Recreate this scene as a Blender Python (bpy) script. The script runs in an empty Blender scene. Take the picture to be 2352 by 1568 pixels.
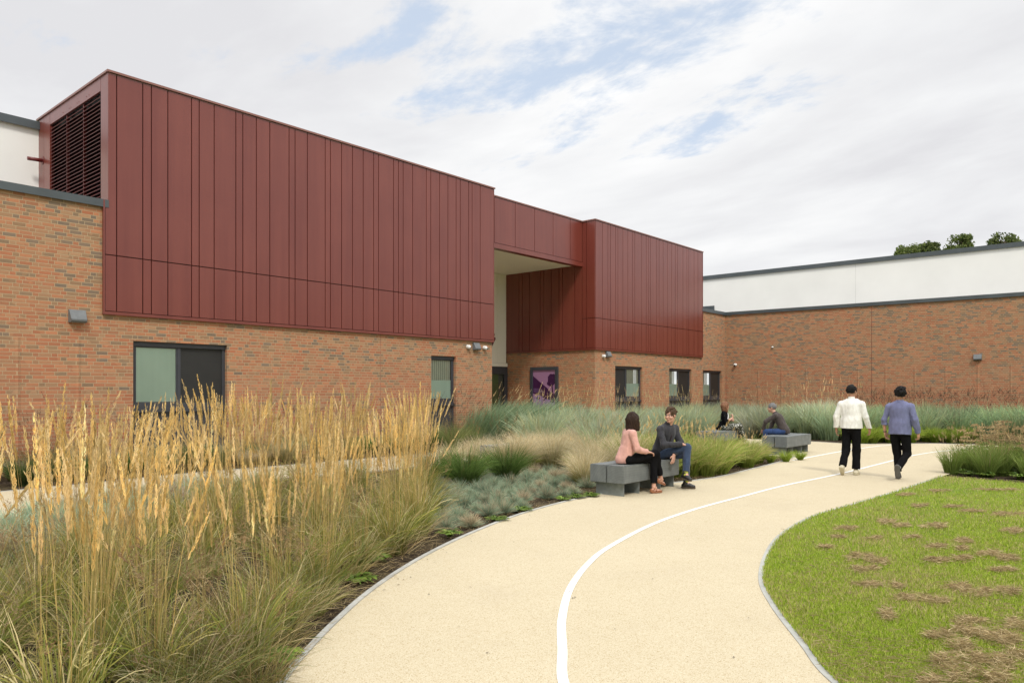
import bpy, math, random
import numpy as np
from mathutils import Vector, Matrix
R = math.radians
random.seed(7); RNG = np.random.default_rng(7)
sc = bpy.context.scene
COL = sc.collection
# ---------------------------------------------------------------- camera
TH = R(40.9)                       # angle between the optical axis and the main facade (world X)
cam = bpy.data.cameras.new("camera"); camo = bpy.data.objects.new("camera", cam); COL.objects.link(camo)
camo.location = (0, 0, 1.65); camo.rotation_euler = (R(90), 0, TH - R(90))
cam.sensor_width = 36; cam.lens = 26.13; cam.shift_y = 0.0476
cam.clip_start = 0.05; cam.clip_end = 3000
sc.camera = camo
# ---------------------------------------------------------------- exposure, world, sun
sc.view_settings.view_transform = 'Standard'; sc.view_settings.look = 'None'
sc.view_settings.exposure = 0.28; sc.view_settings.gamma = 1
SUN_EL, SUN_AZ = R(48), R(232)     # azimuth of the sun, measured from +X towards +Y
W = bpy.data.worlds.new("World"); sc.world = W; W.use_nodes = True
nt = W.node_tree; nt.nodes.clear()
def N(t, ty, **kw):
    n = t.nodes.new(ty)
    for k, v in kw.items(): setattr(n, k, v)
    return n
def setin(t, sock, v):
    if v is None: return
    if hasattr(v, 'links') or isinstance(v, bpy.types.NodeSocket): t.links.new(v, sock)
    else: sock.default_value = v
def MATH(t, op, a, b=None, c=None, clamp=False):
    n = N(t, 'ShaderNodeMath', operation=op); n.use_clamp = clamp
    for i, v in enumerate((a, b, c)): setin(t, n.inputs[i], v)
    return n.outputs[0]
def MIXC(t, f, a, b, bt='MIX'):
    n = N(t, 'ShaderNodeMix', data_type='RGBA', blend_type=bt)
    setin(t, n.inputs[0], f); setin(t, n.inputs[6], a); setin(t, n.inputs[7], b)
    return n.outputs[2]
def RAMP(t, f, stops, interp='LINEAR'):
    n = N(t, 'ShaderNodeValToRGB'); e = n.color_ramp.elements; n.color_ramp.interpolation = interp
    while len(e) < len(stops): e.new(0.5)
    for el, (p, c) in zip(e, stops):
        el.position = p; el.color = c if len(c) == 4 else (*c, 1)
    setin(t, n.inputs[0], f); return n.outputs[0]
def NOISE(t, vec, scale, detail=4, rough=0.55, dist=0.0, out=0):
    n = N(t, 'ShaderNodeTexNoise'); setin(t, n.inputs['Vector'], vec)
    n.inputs['Scale'].default_value = scale; n.inputs['Detail'].default_value = detail
    n.inputs['Roughness'].default_value = rough; n.inputs['Distortion'].default_value = dist
    return n.outputs[out]
# sky: Nishita blue behind a broken sheet of cloud laid out on a horizontal plane overhead
sky = N(nt, 'ShaderNodeTexSky', sky_type='NISHITA'); sky.sun_disc = False
sky.sun_elevation = SUN_EL; sky.sun_rotation = R(90) - SUN_AZ
sky.altitude = 50; sky.air_density = 1.0; sky.dust_density = 1.0; sky.ozone_density = 1.2
tc = N(nt, 'ShaderNodeTexCoord')
sep = N(nt, 'ShaderNodeSeparateXYZ'); nt.links.new(tc.outputs['Generated'], sep.inputs[0])
zc = MATH(nt, 'MAXIMUM', sep.outputs[2], 0.0)
zd = MATH(nt, 'ADD', zc, 0.16)
cmb = N(nt, 'ShaderNodeCombineXYZ')
nt.links.new(MATH(nt, 'DIVIDE', sep.outputs[0], zd), cmb.inputs[0])
nt.links.new(MATH(nt, 'DIVIDE', sep.outputs[1], zd), cmb.inputs[1])
mpc = N(nt, 'ShaderNodeMapping'); nt.links.new(cmb.outputs[0], mpc.inputs[0])
mpc.inputs['Rotation'].default_value = (0, 0, TH + 1.2); mpc.inputs['Location'].default_value = (2.3, 5.1, 0)
mpc.inputs['Scale'].default_value = (1, 0.62, 1)
V = mpc.outputs[0]
n1 = NOISE(nt, V, 1.5, 8, 0.6, 0.35)
n2 = NOISE(nt, V, 4.6, 9, 0.64, 0.2)
# the one large opening in the cloud lies high in front; elsewhere only small breaks
gap = N(nt, 'ShaderNodeVectorMath', operation='DISTANCE'); nt.links.new(cmb.outputs[0], gap.inputs[0])
gap.inputs[1].default_value = (1.20, 1.08, 0)
hole = MATH(nt, 'SUBTRACT', 0.205, MATH(nt, 'MULTIPLY', gap.outputs['Value'], 0.25), clamp=True)
cov = MATH(nt, 'ADD', MATH(nt, 'MULTIPLY', n1, 0.55), MATH(nt, 'MULTIPLY', n2, 0.45))
cov = MATH(nt, 'SUBTRACT', cov, hole)
cfac = RAMP(nt, cov, [(0.30, (0, 0, 0)), (0.40, (1, 1, 1))], 'EASE')
shade = RAMP(nt, NOISE(nt, V, 1.4, 7, 0.55, 0.3), [(0.34, (0.64, 0.64, 0.66)), (0.50, (0.745, 0.75, 0.76)), (0.64, (0.84, 0.84, 0.84))])
# an overcast sky is brightest overhead, above the part the picture shows
zen = N(nt, 'ShaderNodeMapRange'); setin(nt, zen.inputs[0], sep.outputs[2])
zen.inputs[1].default_value = 0.48; zen.inputs[2].default_value = 0.95; zen.inputs[3].default_value = 1.0; zen.inputs[4].default_value = 2.2
sv = N(nt, 'ShaderNodeVectorMath', operation='SCALE'); nt.links.new(shade, sv.inputs[0]); nt.links.new(zen.outputs[0], sv.inputs[3])
sk = N(nt, 'ShaderNodeVectorMath', operation='SCALE'); nt.links.new(sky.outputs[0], sk.inputs[0]); sk.inputs[3].default_value = 0.12
skw = MIXC(nt, 0.82, sk.outputs[0], (0.56, 0.64, 0.755, 1))
outc = MIXC(nt, cfac, skw, sv.outputs[0])
bg = N(nt, 'ShaderNodeBackground'); nt.links.new(outc, bg.inputs[0]); bg.inputs[1].default_value = 1.0
wo = N(nt, 'ShaderNodeOutputWorld'); nt.links.new(bg.outputs[0], wo.inputs[0])
sun = bpy.data.lights.new("sun", 'SUN'); sun.energy = 1.6; sun.angle = R(10); sun.color = (1.0, 0.95, 0.87)
suno = bpy.data.objects.new("sun", sun); COL.objects.link(suno)
sd = Vector((math.cos(SUN_AZ) * math.cos(SUN_EL), math.sin(SUN_AZ) * math.cos(SUN_EL), math.sin(SUN_EL)))
suno.rotation_euler = sd.to_track_quat('Z', 'Y').to_euler(); suno.location = (0, 0, 40)

# ---------------------------------------------------------------- picture measurements -> places
F_, HZ = 1707.0, 896.0
CT, ST = math.cos(TH), math.sin(TH)
def G(px, py, z=0.0):
    """ground point seen at a measured spot of the photograph (2352 wide)"""
    u = (px - 1176) / F_; Z = F_ * (1.65 - z) / (py - HZ)
    return (Z * (CT + u * ST), Z * (ST - u * CT))
def FX(px, Y=16.9):
    u = (px - 1176) / F_; return Y * (CT + u * ST) / (ST - u * CT)
def WY(px, X=36.44):
    u = (px - 1176) / F_; return X * (ST - u * CT) / (CT + u * ST)
def depth(x, y): return x * CT + y * ST
def HH(py, x, y): return 1.65 + (HZ - py) * depth(x, y) / F_

# ---------------------------------------------------------------- object helpers
def tag(o, label=None, cat=None, group=None, kind=None):
    if label: o['label'] = label
    if cat: o['category'] = cat
    if group: o['group'] = group
    if kind: o['kind'] = kind
    return o
def empty(name, label, cat, loc=(0, 0, 0), rz=0, group=None):
    o = bpy.data.objects.new(name, None); COL.objects.link(o); o.empty_display_size = 0.2
    o.location = loc; o.rotation_euler = (0, 0, rz)
    return tag(o, label, cat, group)
def meshobj(name, me, parent=None, mat=None):
    o = bpy.data.objects.new(name, me); COL.objects.link(o)
    if parent: o.parent = parent
    if mat:
        for m in (mat if isinstance(mat, (list, tuple)) else [mat]): me.materials.append(m)
    return o
class MB:
    """collects boxes, quads, prisms and tubes, links them as one mesh"""
    def __init__(s): s.v = []; s.f = []; s.m = []; s.cur = 0; s.sm = []
    def face(s, idx, smooth=False): s.f.append(idx); s.m.append(s.cur); s.sm.append(smooth)
    def quad(s, a, b, c, d): n = len(s.v); s.v += [a, b, c, d]; s.face((n, n+1, n+2, n+3)); return s
    def poly(s, pts): n = len(s.v); s.v += [tuple(p) for p in pts]; s.face(tuple(range(n, n+len(pts)))); return s
    def box(s, x0, x1, y0, y1, z0, z1, skip=''):
        if x0 > x1: x0, x1 = x1, x0
        if y0 > y1: y0, y1 = y1, y0
        n = len(s.v)
        s.v += [(x0,y0,z0),(x1,y0,z0),(x1,y1,z0),(x0,y1,z0),(x0,y0,z1),(x1,y0,z1),(x1,y1,z1),(x0,y1,z1)]
        for k, q in {'b':(0,3,2,1),'t':(4,5,6,7),'f':(0,1,5,4),'r':(1,2,6,5),'k':(2,3,7,6),'l':(3,0,4,7)}.items():
            if k not in skip: s.face(tuple(n+i for i in q))
        return s
    def bevbox(s, x0, x1, y0, y1, z0, z1, b=0.01):
        import bmesh
        bm = bmesh.new(); bmesh.ops.create_cube(bm, size=1)
        for v in bm.verts: v.co = Vector(((x0+x1)/2+v.co.x*abs(x1-x0), (y0+y1)/2+v.co.y*abs(y1-y0), (z0+z1)/2+v.co.z*abs(z1-z0)))
        bmesh.ops.bevel(bm, geom=list(bm.edges), offset=b, segments=2, affect='EDGES')
        n = len(s.v); s.v += [tuple(v.co) for v in bm.verts]
        for f in bm.faces: s.face(tuple(n+v.index for v in f.verts))
        bm.free(); return s
    def tube(s, pts, rad, seg=10, caps=True):
        pts = [Vector(p) for p in pts]; n0 = len(s.v)
        rad = rad if isinstance(rad, (list, tuple)) else [rad]*len(pts)
        for i, p in enumerate(pts):
            d = (pts[min(i+1, len(pts)-1)] - pts[max(i-1, 0)]).normalized()
            a = d.cross(Vector((0,0,1)) if abs(d.z) < .9 else Vector((1,0,0))).normalized(); b = d.cross(a)
            for k in range(seg):
                t = 2*math.pi*k/seg; s.v.append(tuple(p + (a*math.cos(t)+b*math.sin(t))*rad[i]))
        for i in range(len(pts)-1):
            for k in range(seg):
                a, b = n0+i*seg+k, n0+i*seg+(k+1)%seg
                s.face((a, a+seg, b+seg, b), True)
        if caps:
            s.face(tuple(n0+k for k in range(seg))); s.face(tuple(n0+(len(pts)-1)*seg+k for k in reversed(range(seg))))
        return s
    def build(s, name, mat, parent=None):
        me = bpy.data.meshes.new(name); me.from_pydata([tuple(v) for v in s.v], [], s.f)
        mats = mat if isinstance(mat, (list, tuple)) else [mat]
        for m in mats: me.materials.append(m)
        me.polygons.foreach_set('material_index', s.m); me.polygons.foreach_set('use_smooth', s.sm)
        me.update()
        return meshobj(name, me, parent)

# ---------------------------------------------------------------- materials
def newmat(name):
    m = bpy.data.materials.new(name); m.use_nodes = True; t = m.node_tree
    return m, t, t.nodes['Principled BSDF']
def bump(t, bs, h, strength=0.3, dist=0.01):
    b = N(t, 'ShaderNodeBump'); b.inputs['Strength'].default_value = strength; b.inputs['Distance'].default_value = dist
    setin(t, b.inputs['Height'], h); t.links.new(b.outputs[0], bs.inputs['Normal'])
def coords(t, kind='Object'):
    return N(t, 'ShaderNodeTexCoord').outputs[kind]
def plain(name, col, rough=0.6, var=0.12, scale=6, bstr=0.0, bscale=40, metal=0, spec=0.5, rvar=0.0):
    m, t, b = newmat(name); co = coords(t)
    n = NOISE(t, co, scale, 5)
    lo = tuple(c*(1-var) for c in col)+(1,); hi = tuple(min(1, c*(1+var)) for c in col)+(1,)
    t.links.new(RAMP(t, n, [(0.3, lo), (0.7, hi)]), b.inputs['Base Color'])
    b.inputs['Roughness'].default_value = rough; b.inputs['Metallic'].default_value = metal
    b.inputs['Specular IOR Level'].default_value = spec
    if rvar: t.links.new(MATH(t, 'ADD', MATH(t, 'MULTIPLY', NOISE(t, co, scale*0.7, 4), rvar), rough-rvar/2), b.inputs['Roughness'])
    if bstr: bump(t, b, NOISE(t, co, bscale, 4), bstr, 0.005)
    return m
def brick_material():
    m, t, b = newmat('brick')
    g = N(t, 'ShaderNodeNewGeometry'); s = N(t, 'ShaderNodeSeparateXYZ'); t.links.new(g.outputs['Position'], s.inputs[0])
    u = MATH(t, 'ADD', MATH(t, 'ADD', s.outputs[0], s.outputs[1]), 50.0)
    z = s.outputs[2]
    row = MATH(t, 'FLOOR', MATH(t, 'DIVIDE', z, 0.075))
    wn = N(t, 'ShaderNodeTexWhiteNoise', noise_dimensions='1D'); setin(t, wn.inputs['W'], row)
    par = MATH(t, 'MODULO', MATH(t, 'ADD', row, 40.0), 2.0)
    sh = MATH(t, 'ADD', MATH(t, 'MULTIPLY', par, 0.16875), MATH(t, 'MULTIPLY', MATH(t, 'FLOOR', MATH(t, 'MULTIPLY', wn.outputs[0], 3.0)), 0.1125))
    v = MATH(t, 'DIVIDE', MATH(t, 'ADD', u, sh), 0.675)        # two stretchers and two headers, or three stretchers
    k = MATH(t, 'FLOOR', v); fr = MATH(t, 'MULTIPLY', MATH(t, 'FRACT', v), 0.675)
    w2 = N(t, 'ShaderNodeTexWhiteNoise', noise_dimensions='2D'); c2 = N(t, 'ShaderNodeCombineXYZ')
    setin(t, c2.inputs[0], k); setin(t, c2.inputs[1], row); t.links.new(c2.outputs[0], w2.inputs['Vector'])
    three = MATH(t, 'GREATER_THAN', w2.outputs[0], 0.62)
    # plain course: three stretchers
    ia = MATH(t, 'FLOOR', MATH(t, 'DIVIDE', fr, 0.225)); la = MATH(t, 'SUBTRACT', fr, MATH(t, 'MULTIPLY', ia, 0.225))
    ea = MATH(t, 'MINIMUM', la, MATH(t, 'SUBTRACT', 0.225, la))
    # flemish course: stretcher, header, stretcher, header
    hb = MATH(t, 'FLOOR', MATH(t, 'DIVIDE', fr, 0.3375)); lb = MATH(t, 'SUBTRACT', fr, MATH(t, 'MULTIPLY', hb, 0.3375))
    hd = MATH(t, 'GREATER_THAN', lb, 0.225)
    l2 = MATH(t, 'SUBTRACT', lb, MATH(t, 'MULTIPLY', hd, 0.225))
    w_ = MATH(t, 'SUBTRACT', 0.225, MATH(t, 'MULTIPLY', hd, 0.1125))
    eb = MATH(t, 'MINIMUM', l2, MATH(t, 'SUBTRACT', w_, l2))
    ib = MATH(t, 'ADD', MATH(t, 'MULTIPLY', hb, 2.0), hd)
    inv = MATH(t, 'SUBTRACT', 1.0, three)
    e = MATH(t, 'ADD', MATH(t, 'MULTIPLY', ea, three), MATH(t, 'MULTIPLY', eb, inv))
    idx = MATH(t, 'ADD', MATH(t, 'MULTIPLY', ia, three), MATH(t, 'MULTIPLY', ib, inv))
    zl = MATH(t, 'SUBTRACT', z, MATH(t, 'MULTIPLY', row, 0.075)); ez = MATH(t, 'MINIMUM', zl, MATH(t, 'SUBTRACT', 0.075, zl))
    edge = MATH(t, 'MINIMUM', e, ez)
    pj = NOISE(t, g.outputs['Position'], 60, 3)
    edge = MATH(t, 'ADD', edge, MATH(t, 'MULTIPLY', MATH(t, 'SUBTRACT', pj, 0.5), 0.004))
    br = N(t, 'ShaderNodeMapRange'); setin(t, br.inputs[0], edge); br.inputs[1].default_value = 0.0045; br.inputs[2].default_value = 0.0065
    w3 = N(t, 'ShaderNodeTexWhiteNoise', noise_dimensions='3D'); c3 = N(t, 'ShaderNodeCombineXYZ')
    setin(t, c3.inputs[0], k); setin(t, c3.inputs[1], row); setin(t, c3.inputs[2], idx); t.links.new(c3.outputs[0], w3.inputs['Vector'])
    w4 = N(t, 'ShaderNodeTexWhiteNoise', noise_dimensions='4D'); t.links.new(c3.outputs[0], w4.inputs['Vector']); w4.inputs['W'].default_value = 3.7
    # batches of bricks: patches come redder or browner
    patch = NOISE(t, g.outputs['Position'], 0.7, 4, 0.6)
    hm = N(t, 'ShaderNodeMapRange'); setin(t, hm.inputs[0], z); hm.inputs[1].default_value = 1.6; hm.inputs[2].default_value = 3.2; hm.inputs[3].default_value = -0.10; hm.inputs[4].default_value = 0.07
    val = MATH(t, 'ADD', w3.outputs[0], MATH(t, 'ADD', MATH(t, 'MULTIPLY', MATH(t, 'SUBTRACT', patch, 0.5), 0.75), hm.outputs[0]), clamp=True)
    colr = RAMP(t, val, [(0.0, (0.43, 0.135, 0.065)), (0.16, (0.50, 0.195, 0.095)), (0.32, (0.40, 0.145, 0.075)), (0.45, (0.46, 0.215, 0.11)),
                         (0.58, (0.36, 0.185, 0.10)), (0.70, (0.40, 0.235, 0.13)), (0.80, (0.27, 0.175, 0.10)), (0.88, (0.19, 0.15, 0.10)), (0.93, (0.13, 0.13, 0.11))], 'CONSTANT')
    jit = MATH(t, 'ADD', 0.86, MATH(t, 'MULTIPLY', w4.outputs[0], 0.28))
    fine = MATH(t, 'ADD', 0.8, MATH(t, 'MULTIPLY', NOISE(t, g.outputs['Position'], 35, 5, 0.7), 0.4))
    vm = N(t, 'ShaderNodeVectorMath', operation='SCALE'); t.links.new(colr, vm.inputs[0]); setin(t, vm.inputs[3], MATH(t, 'MULTIPLY', jit, fine))
    wash = MATH(t, 'MULTIPLY', NOISE(t, g.outputs['Position'], 1.6, 6, 0.7), 0.8)
    bc = MIXC(t, wash, vm.outputs[0], (0.385, 0.228, 0.132, 1))
    fin = MIXC(t, br.outputs[0], (0.46, 0.34, 0.21, 1), bc)
    t.links.new(fin, b.inputs['Base Color']); b.inputs['Roughness'].default_value = 0.9; b.inputs['Specular IOR Level'].default_value = 0.25
    hgt = MATH(t, 'ADD', br.outputs[0], MATH(t, 'MULTIPLY', NOISE(t, g.outputs['Position'], 90, 3), 0.35))
    bump(t, b, hgt, 0.6, 0.006)
    return m
M = {}
M['brick'] = brick_material()
def cladding_material():
    m, t, b = newmat('red_metal'); co = coords(t)
    ms = N(t, 'ShaderNodeMapping'); t.links.new(co, ms.inputs[0]); ms.inputs['Scale'].default_value = (5, 5, 0.25)
    n = MATH(t, 'ADD', MATH(t, 'MULTIPLY', NOISE(t, ms.outputs[0], 1.0, 4), 0.6), MATH(t, 'MULTIPLY', NOISE(t, co, 0.7, 4), 0.4))
    t.links.new(RAMP(t, n, [(0.35, (0.158, 0.028, 0.018)), (0.65, (0.200, 0.043, 0.028))]), b.inputs['Base Color'])
    b.inputs['Roughness'].default_value = 0.36; b.inputs['Specular IOR Level'].default_value = 0.6
    b.inputs['Coat Weight'].default_value = 0.35; b.inputs['Coat Roughness'].default_value = 0.26
    mp = N(t, 'ShaderNodeMapping'); t.links.new(co, mp.inputs[0]); mp.inputs['Scale'].default_value = (1.6, 1.6, 0.35)
    bump(t, b, NOISE(t, mp.outputs[0], 1.0, 2), 0.10, 0.02)
    return m
M['red'] = cladding_material()
M['red_dark'] = plain('red_metal_trim', (0.15, 0.022, 0.02), 0.4, 0.06, 2)
M['red_cop'] = plain('red_metal_coping', (0.25, 0.115, 0.095), 0.4, 0.06, 2)
M['red_back'] = plain('shaded_joint_backing', (0.05, 0.008, 0.008), 0.7, 0.1, 2)  # the panel red darkened, so the shade inside the joints is in the colour
M['frame'] = plain('anthracite_frame', (0.052, 0.056, 0.066), 0.42, 0.1, 3, rvar=0.15)
M['coping'] = plain('grey_coping', (0.075, 0.09, 0.098), 0.45, 0.15, 1.5, rvar=0.2)
M['render'] = plain('white_render', (0.88, 0.88, 0.85), 0.8, 0.04, 0.5, 0.1, 60)
M['cream'] = plain('cream_panel', (0.84, 0.82, 0.70), 0.6, 0.03, 0.6)
M['roof'] = plain('flat_roof', (0.2, 0.2, 0.2), 0.9, 0.15, 2)
M['screen'] = plain('dark_mesh_screen', (0.022, 0.022, 0.021), 0.55, 0.25, 1.2)
M['lamp'] = plain('lamp_housing', (0.15, 0.16, 0.165), 0.5, 0.15, 8)
M['white'] = plain('white_plastic', (0.8, 0.8, 0.78), 0.35, 0.03, 6)
M['black'] = plain('black_plastic', (0.015, 0.015, 0.016), 0.25, 0.1, 6)
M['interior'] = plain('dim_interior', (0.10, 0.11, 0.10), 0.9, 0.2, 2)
M['lens'] = plain('lamp_lens', (0.35, 0.36, 0.35), 0.3, 0.05, 6)
def glass_material():
    m, t, b = newmat('window_glass'); t.nodes.remove(b)
    tr = N(t, 'ShaderNodeBsdfTransparent'); tr.inputs[0].default_value = (0.94, 0.98, 0.96, 1)
    gl = N(t, 'ShaderNodeBsdfGlossy'); gl.inputs['Roughness'].default_value = 0.04; gl.inputs[0].default_value = (1, 1, 1, 1)
    lw = N(t, 'ShaderNodeFresnel'); lw.inputs[0].default_value = 1.5
    mx = N(t, 'ShaderNodeMixShader'); t.links.new(MATH(t, 'ADD', MATH(t, 'MULTIPLY', lw.outputs[0], 0.9), 0.03, clamp=True), mx.inputs[0]); t.links.new(tr.outputs[0], mx.inputs[1]); t.links.new(gl.outputs[0], mx.inputs[2])
    t.links.new(mx.outputs[0], t.nodes['Material Output'].inputs[0]); return m
M['glass'] = glass_material()
def frosted():
    m, t, b = newmat('frosted_film'); co = coords(t)
    mp = N(t, 'ShaderNodeMapping'); t.links.new(co, mp.inputs[0]); mp.inputs['Scale'].default_value = (9, 9, 0.3)
    n = MATH(t, 'ADD', MATH(t, 'MULTIPLY', NOISE(t, mp.outputs[0], 1.0, 3), 0.35), MATH(t, 'MULTIPLY', NOISE(t, co, 0.8, 3), 0.65))
    t.links.new(RAMP(t, n, [(0.3, (0.60, 0.74, 0.65)), (0.7, (0.72, 0.85, 0.76))]), b.inputs['Base Color'])
    b.inputs['Roughness'].default_value = 0.5; return m
M['film'] = frosted()
M['blind'] = plain('vertical_blind', (0.62, 0.66, 0.56), 0.8, 0.08, 4)
def timber():
    m, t, b = newmat('grey_painted_timber'); co = coords(t)
    mp = N(t, 'ShaderNodeMapping'); t.links.new(co, mp.inputs[0]); mp.inputs['Scale'].default_value = (0.5, 5, 5)
    wv = N(t, 'ShaderNodeTexWave', wave_type='RINGS', rings_direction='X'); t.links.new(mp.outputs[0], wv.inputs[0])
    wv.inputs['Scale'].default_value = 1.6; wv.inputs['Distortion'].default_value = 5; wv.inputs['Detail'].default_value = 3; wv.inputs['Detail Scale'].default_value = 0.8
    n = MATH(t, 'ADD', MATH(t, 'MULTIPLY', wv.outputs[1], 0.08), MATH(t, 'MULTIPLY', NOISE(t, co, 5, 7, 0.65), 0.92))
    t.links.new(RAMP(t, n, [(0.25, (0.105, 0.118, 0.118)), (0.5, (0.15, 0.165, 0.163)), (0.72, (0.205, 0.22, 0.212))]), b.inputs['Base Color'])
    b.inputs['Roughness'].default_value = 0.6; bump(t, b, n, 0.35, 0.006); return m
M['timber'] = timber()
M['steel'] = plain('galvanised_steel', (0.22, 0.25, 0.25), 0.45, 0.2, 9, metal=0.3)
def resin():
    m, t, b = newmat('resin_bound_gravel'); g = N(t, 'ShaderNodeNewGeometry'); P = g.outputs['Position']
    v = N(t, 'ShaderNodeTexVoronoi'); t.links.new(P, v.inputs['Vector']); v.inputs['Scale'].default_value = 190
    big = NOISE(t, P, 0.35, 5, 0.6); mid = NOISE(t, P, 3.0, 5, 0.65)
    sp = N(t, 'ShaderNodeSeparateColor'); t.links.new(v.outputs['Color'], sp.inputs[0])
    grain = RAMP(t, sp.outputs[0], [(0.0, (0.33, 0.24, 0.12)), (0.12, (0.51, 0.43, 0.285)), (0.6, (0.56, 0.487, 0.34)), (1.0, (0.62, 0.56, 0.42))])
    f = MATH(t, 'ADD', MATH(t, 'MULTIPLY', big, 0.6), MATH(t, 'MULTIPLY', mid, 0.4))
    tint = RAMP(t, f, [(0.3, (0.93, 0.92, 0.90)), (0.7, (1.02, 1.02, 1.02))])
    c = MIXC(t, 1.0, grain, tint, 'MULTIPLY')
    # scattered faint scuffs and stains
    st = RAMP(t, NOISE(t, P, 0.8, 9, 0.72), [(0.54, (0, 0, 0)), (0.72, (1, 1, 1))])
    c = MIXC(t, MATH(t, 'MULTIPLY', st, 0.38), c, (0.44, 0.37, 0.26, 1))
    t.links.new(c, b.inputs['Base Color']); b.inputs['Roughness'].default_value = 0.85; b.inputs['Specular IOR Level'].default_value = 0.3
    bump(t, b, v.outputs['Distance'], 0.35, 0.004); return m
M['resin'] = resin()
M['line'] = plain('white_line_paint', (0.84, 0.84, 0.81), 0.6, 0.07, 9, 0.3, 150)
M['kerb'] = plain('concrete_edging', (0.40, 0.40, 0.37), 0.85, 0.2, 4, 0.3, 80)
def soil():
    m, t, b = newmat('soil'); g = N(t, 'ShaderNodeNewGeometry'); P = g.outputs['Position']
    n = NOISE(t, P, 22, 8, 0.75); n2 = NOISE(t, P, 2.2, 5, 0.6)
    c = RAMP(t, n, [(0.35, (0.022, 0.016, 0.012)), (0.52, (0.06, 0.043, 0.03)), (0.66, (0.13, 0.10, 0.065)), (0.75, (0.26, 0.21, 0.13))])
    c = MIXC(t, RAMP(t, n2, [(0.45, (0, 0, 0)), (0.7, (0.6, 0.6, 0.6))]), c, (0.15, 0.12, 0.06, 1))
    t.links.new(c, b.inputs['Base Color']); b.inputs['Roughness'].default_value = 1.0; b.inputs['Specular IOR Level'].default_value = 0.1
    bump(t, b, n, 1.0, 0.04); return m
M['soil'] = soil()
def turf():
    m, t, b = newmat('turf'); g = N(t, 'ShaderNodeNewGeometry'); P = g.outputs['Position']
    n = NOISE(t, P, 1.1, 7, 0.65); f = NOISE(t, P, 60, 4, 0.7)
    c = RAMP(t, n, [(0.35, (0.17, 0.26, 0.02)), (0.55, (0.24, 0.31, 0.03)), (0.72, (0.32, 0.33, 0.07))])
    c = MIXC(t, MATH(t, 'MULTIPLY', f, 0.7), c, (0.12, 0.15, 0.03, 1))
    t.links.new(c, b.inputs['Base Color']); b.inputs['Roughness'].default_value = 1; bump(t, b, f, 0.8, 0.02); return m
M['turf'] = turf()
def foliage(name='foliage', trans=0.3, rough=0.55, spec=0.3):
    m, t, b = newmat(name)
    a = N(t, 'ShaderNodeAttribute', attribute_name='Col')
    oi = N(t, 'ShaderNodeObjectInfo')
    sc_ = MATH(t, 'ADD', 0.78, MATH(t, 'MULTIPLY', oi.outputs['Random'], 0.40))
    vm = N(t, 'ShaderNodeVectorMath', operation='SCALE'); t.links.new(a.outputs['Color'], vm.inputs[0]); setin(t, vm.inputs[3], sc_)
    t.links.new(vm.outputs[0], b.inputs['Base Color']); b.inputs['Roughness'].default_value = rough; b.inputs['Specular IOR Level'].default_value = spec
    tr = N(t, 'ShaderNodeBsdfTranslucent'); t.links.new(vm.outputs[0], tr.inputs[0])
    mx = N(t, 'ShaderNodeMixShader'); mx.inputs[0].default_value = trans
    t.links.new(b.outputs[0], mx.inputs[1]); t.links.new(tr.outputs[0], mx.inputs[2]); t.links.new(mx.outputs[0], t.nodes['Material Output'].inputs[0])
    return m
M['fol'] = foliage()
M['bark'] = plain('bark', (0.12, 0.09, 0.065), 0.95, 0.3, 8, 0.6, 30)
# ================================================================ THE SETTING
def flat(name, pts, z, mat, label=None):
    """a filled sheet from an outline (triangulated)"""
    from mathutils.geometry import tessellate_polygon
    vs = [Vector((p[0], p[1], 0)) for p in pts]
    tr = tessellate_polygon([vs]); mb = MB(); mb.v = [(p[0], p[1], z) for p in pts]
    for a, b, c in tr:
        A, B, C_ = pts[a], pts[b], pts[c]
        if (B[0]-A[0])*(C_[1]-A[1])-(B[1]-A[1])*(C_[0]-A[0]) < 0: a, c = c, a
        mb.face((a, b, c))
    o = mb.build(name, mat); return tag(o, kind='structure')
def smooth(pts, n=8):
    """Catmull-Rom through the measured points"""
    P = [np.array(p, float) for p in pts]; P = [2*P[0]-P[1]] + P + [2*P[-1]-P[-2]]; out = []
    for i in range(1, len(P)-2):
        for k in range(n):
            t = k/n
            out.append(tuple(.5*((2*P[i])+(-P[i-1]+P[i+1])*t+(2*P[i-1]-5*P[i]+4*P[i+1]-P[i+2])*t*t+(-P[i-1]+3*P[i]-3*P[i+1]+P[i+2])*t**3)))
    out.append(tuple(P[-2])); return out
def strip(name, pts, w, z0, z1, mat, side=0.0):
    mb = MB(); L = []; Rr = []
    for i, p in enumerate(pts):
        a = np.array(pts[max(i-1, 0)]); b = np.array(pts[min(i+1, len(pts)-1)]); d = (b-a)/np.linalg.norm(b-a); nrm = np.array([-d[1], d[0]])
        q = np.array(p); L.append(q+nrm*(w/2+side)); Rr.append(q-nrm*(w/2-side))
    for i in range(len(pts)-1):
        a, b, c, d = L[i], Rr[i], Rr[i+1], L[i+1]
        mb.quad((*a, z1), (*b, z1), (*c, z1), (*d, z1))
        if z0 < z1-0.006:
            mb.quad((*b, z0), (*c, z0), (*c, z1), (*b, z1)); mb.quad((*d, z0), (*a, z0), (*a, z1), (*d, z1))
    o = mb.build(name, mat); return tag(o, kind='structure')
gm = MB(); gm.quad((-600, -600, -0.09), (900, -600, -0.09), (900, 900, -0.09), (-600, 900, -0.09))
tag(gm.build('ground', M['turf']), kind='structure')
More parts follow.
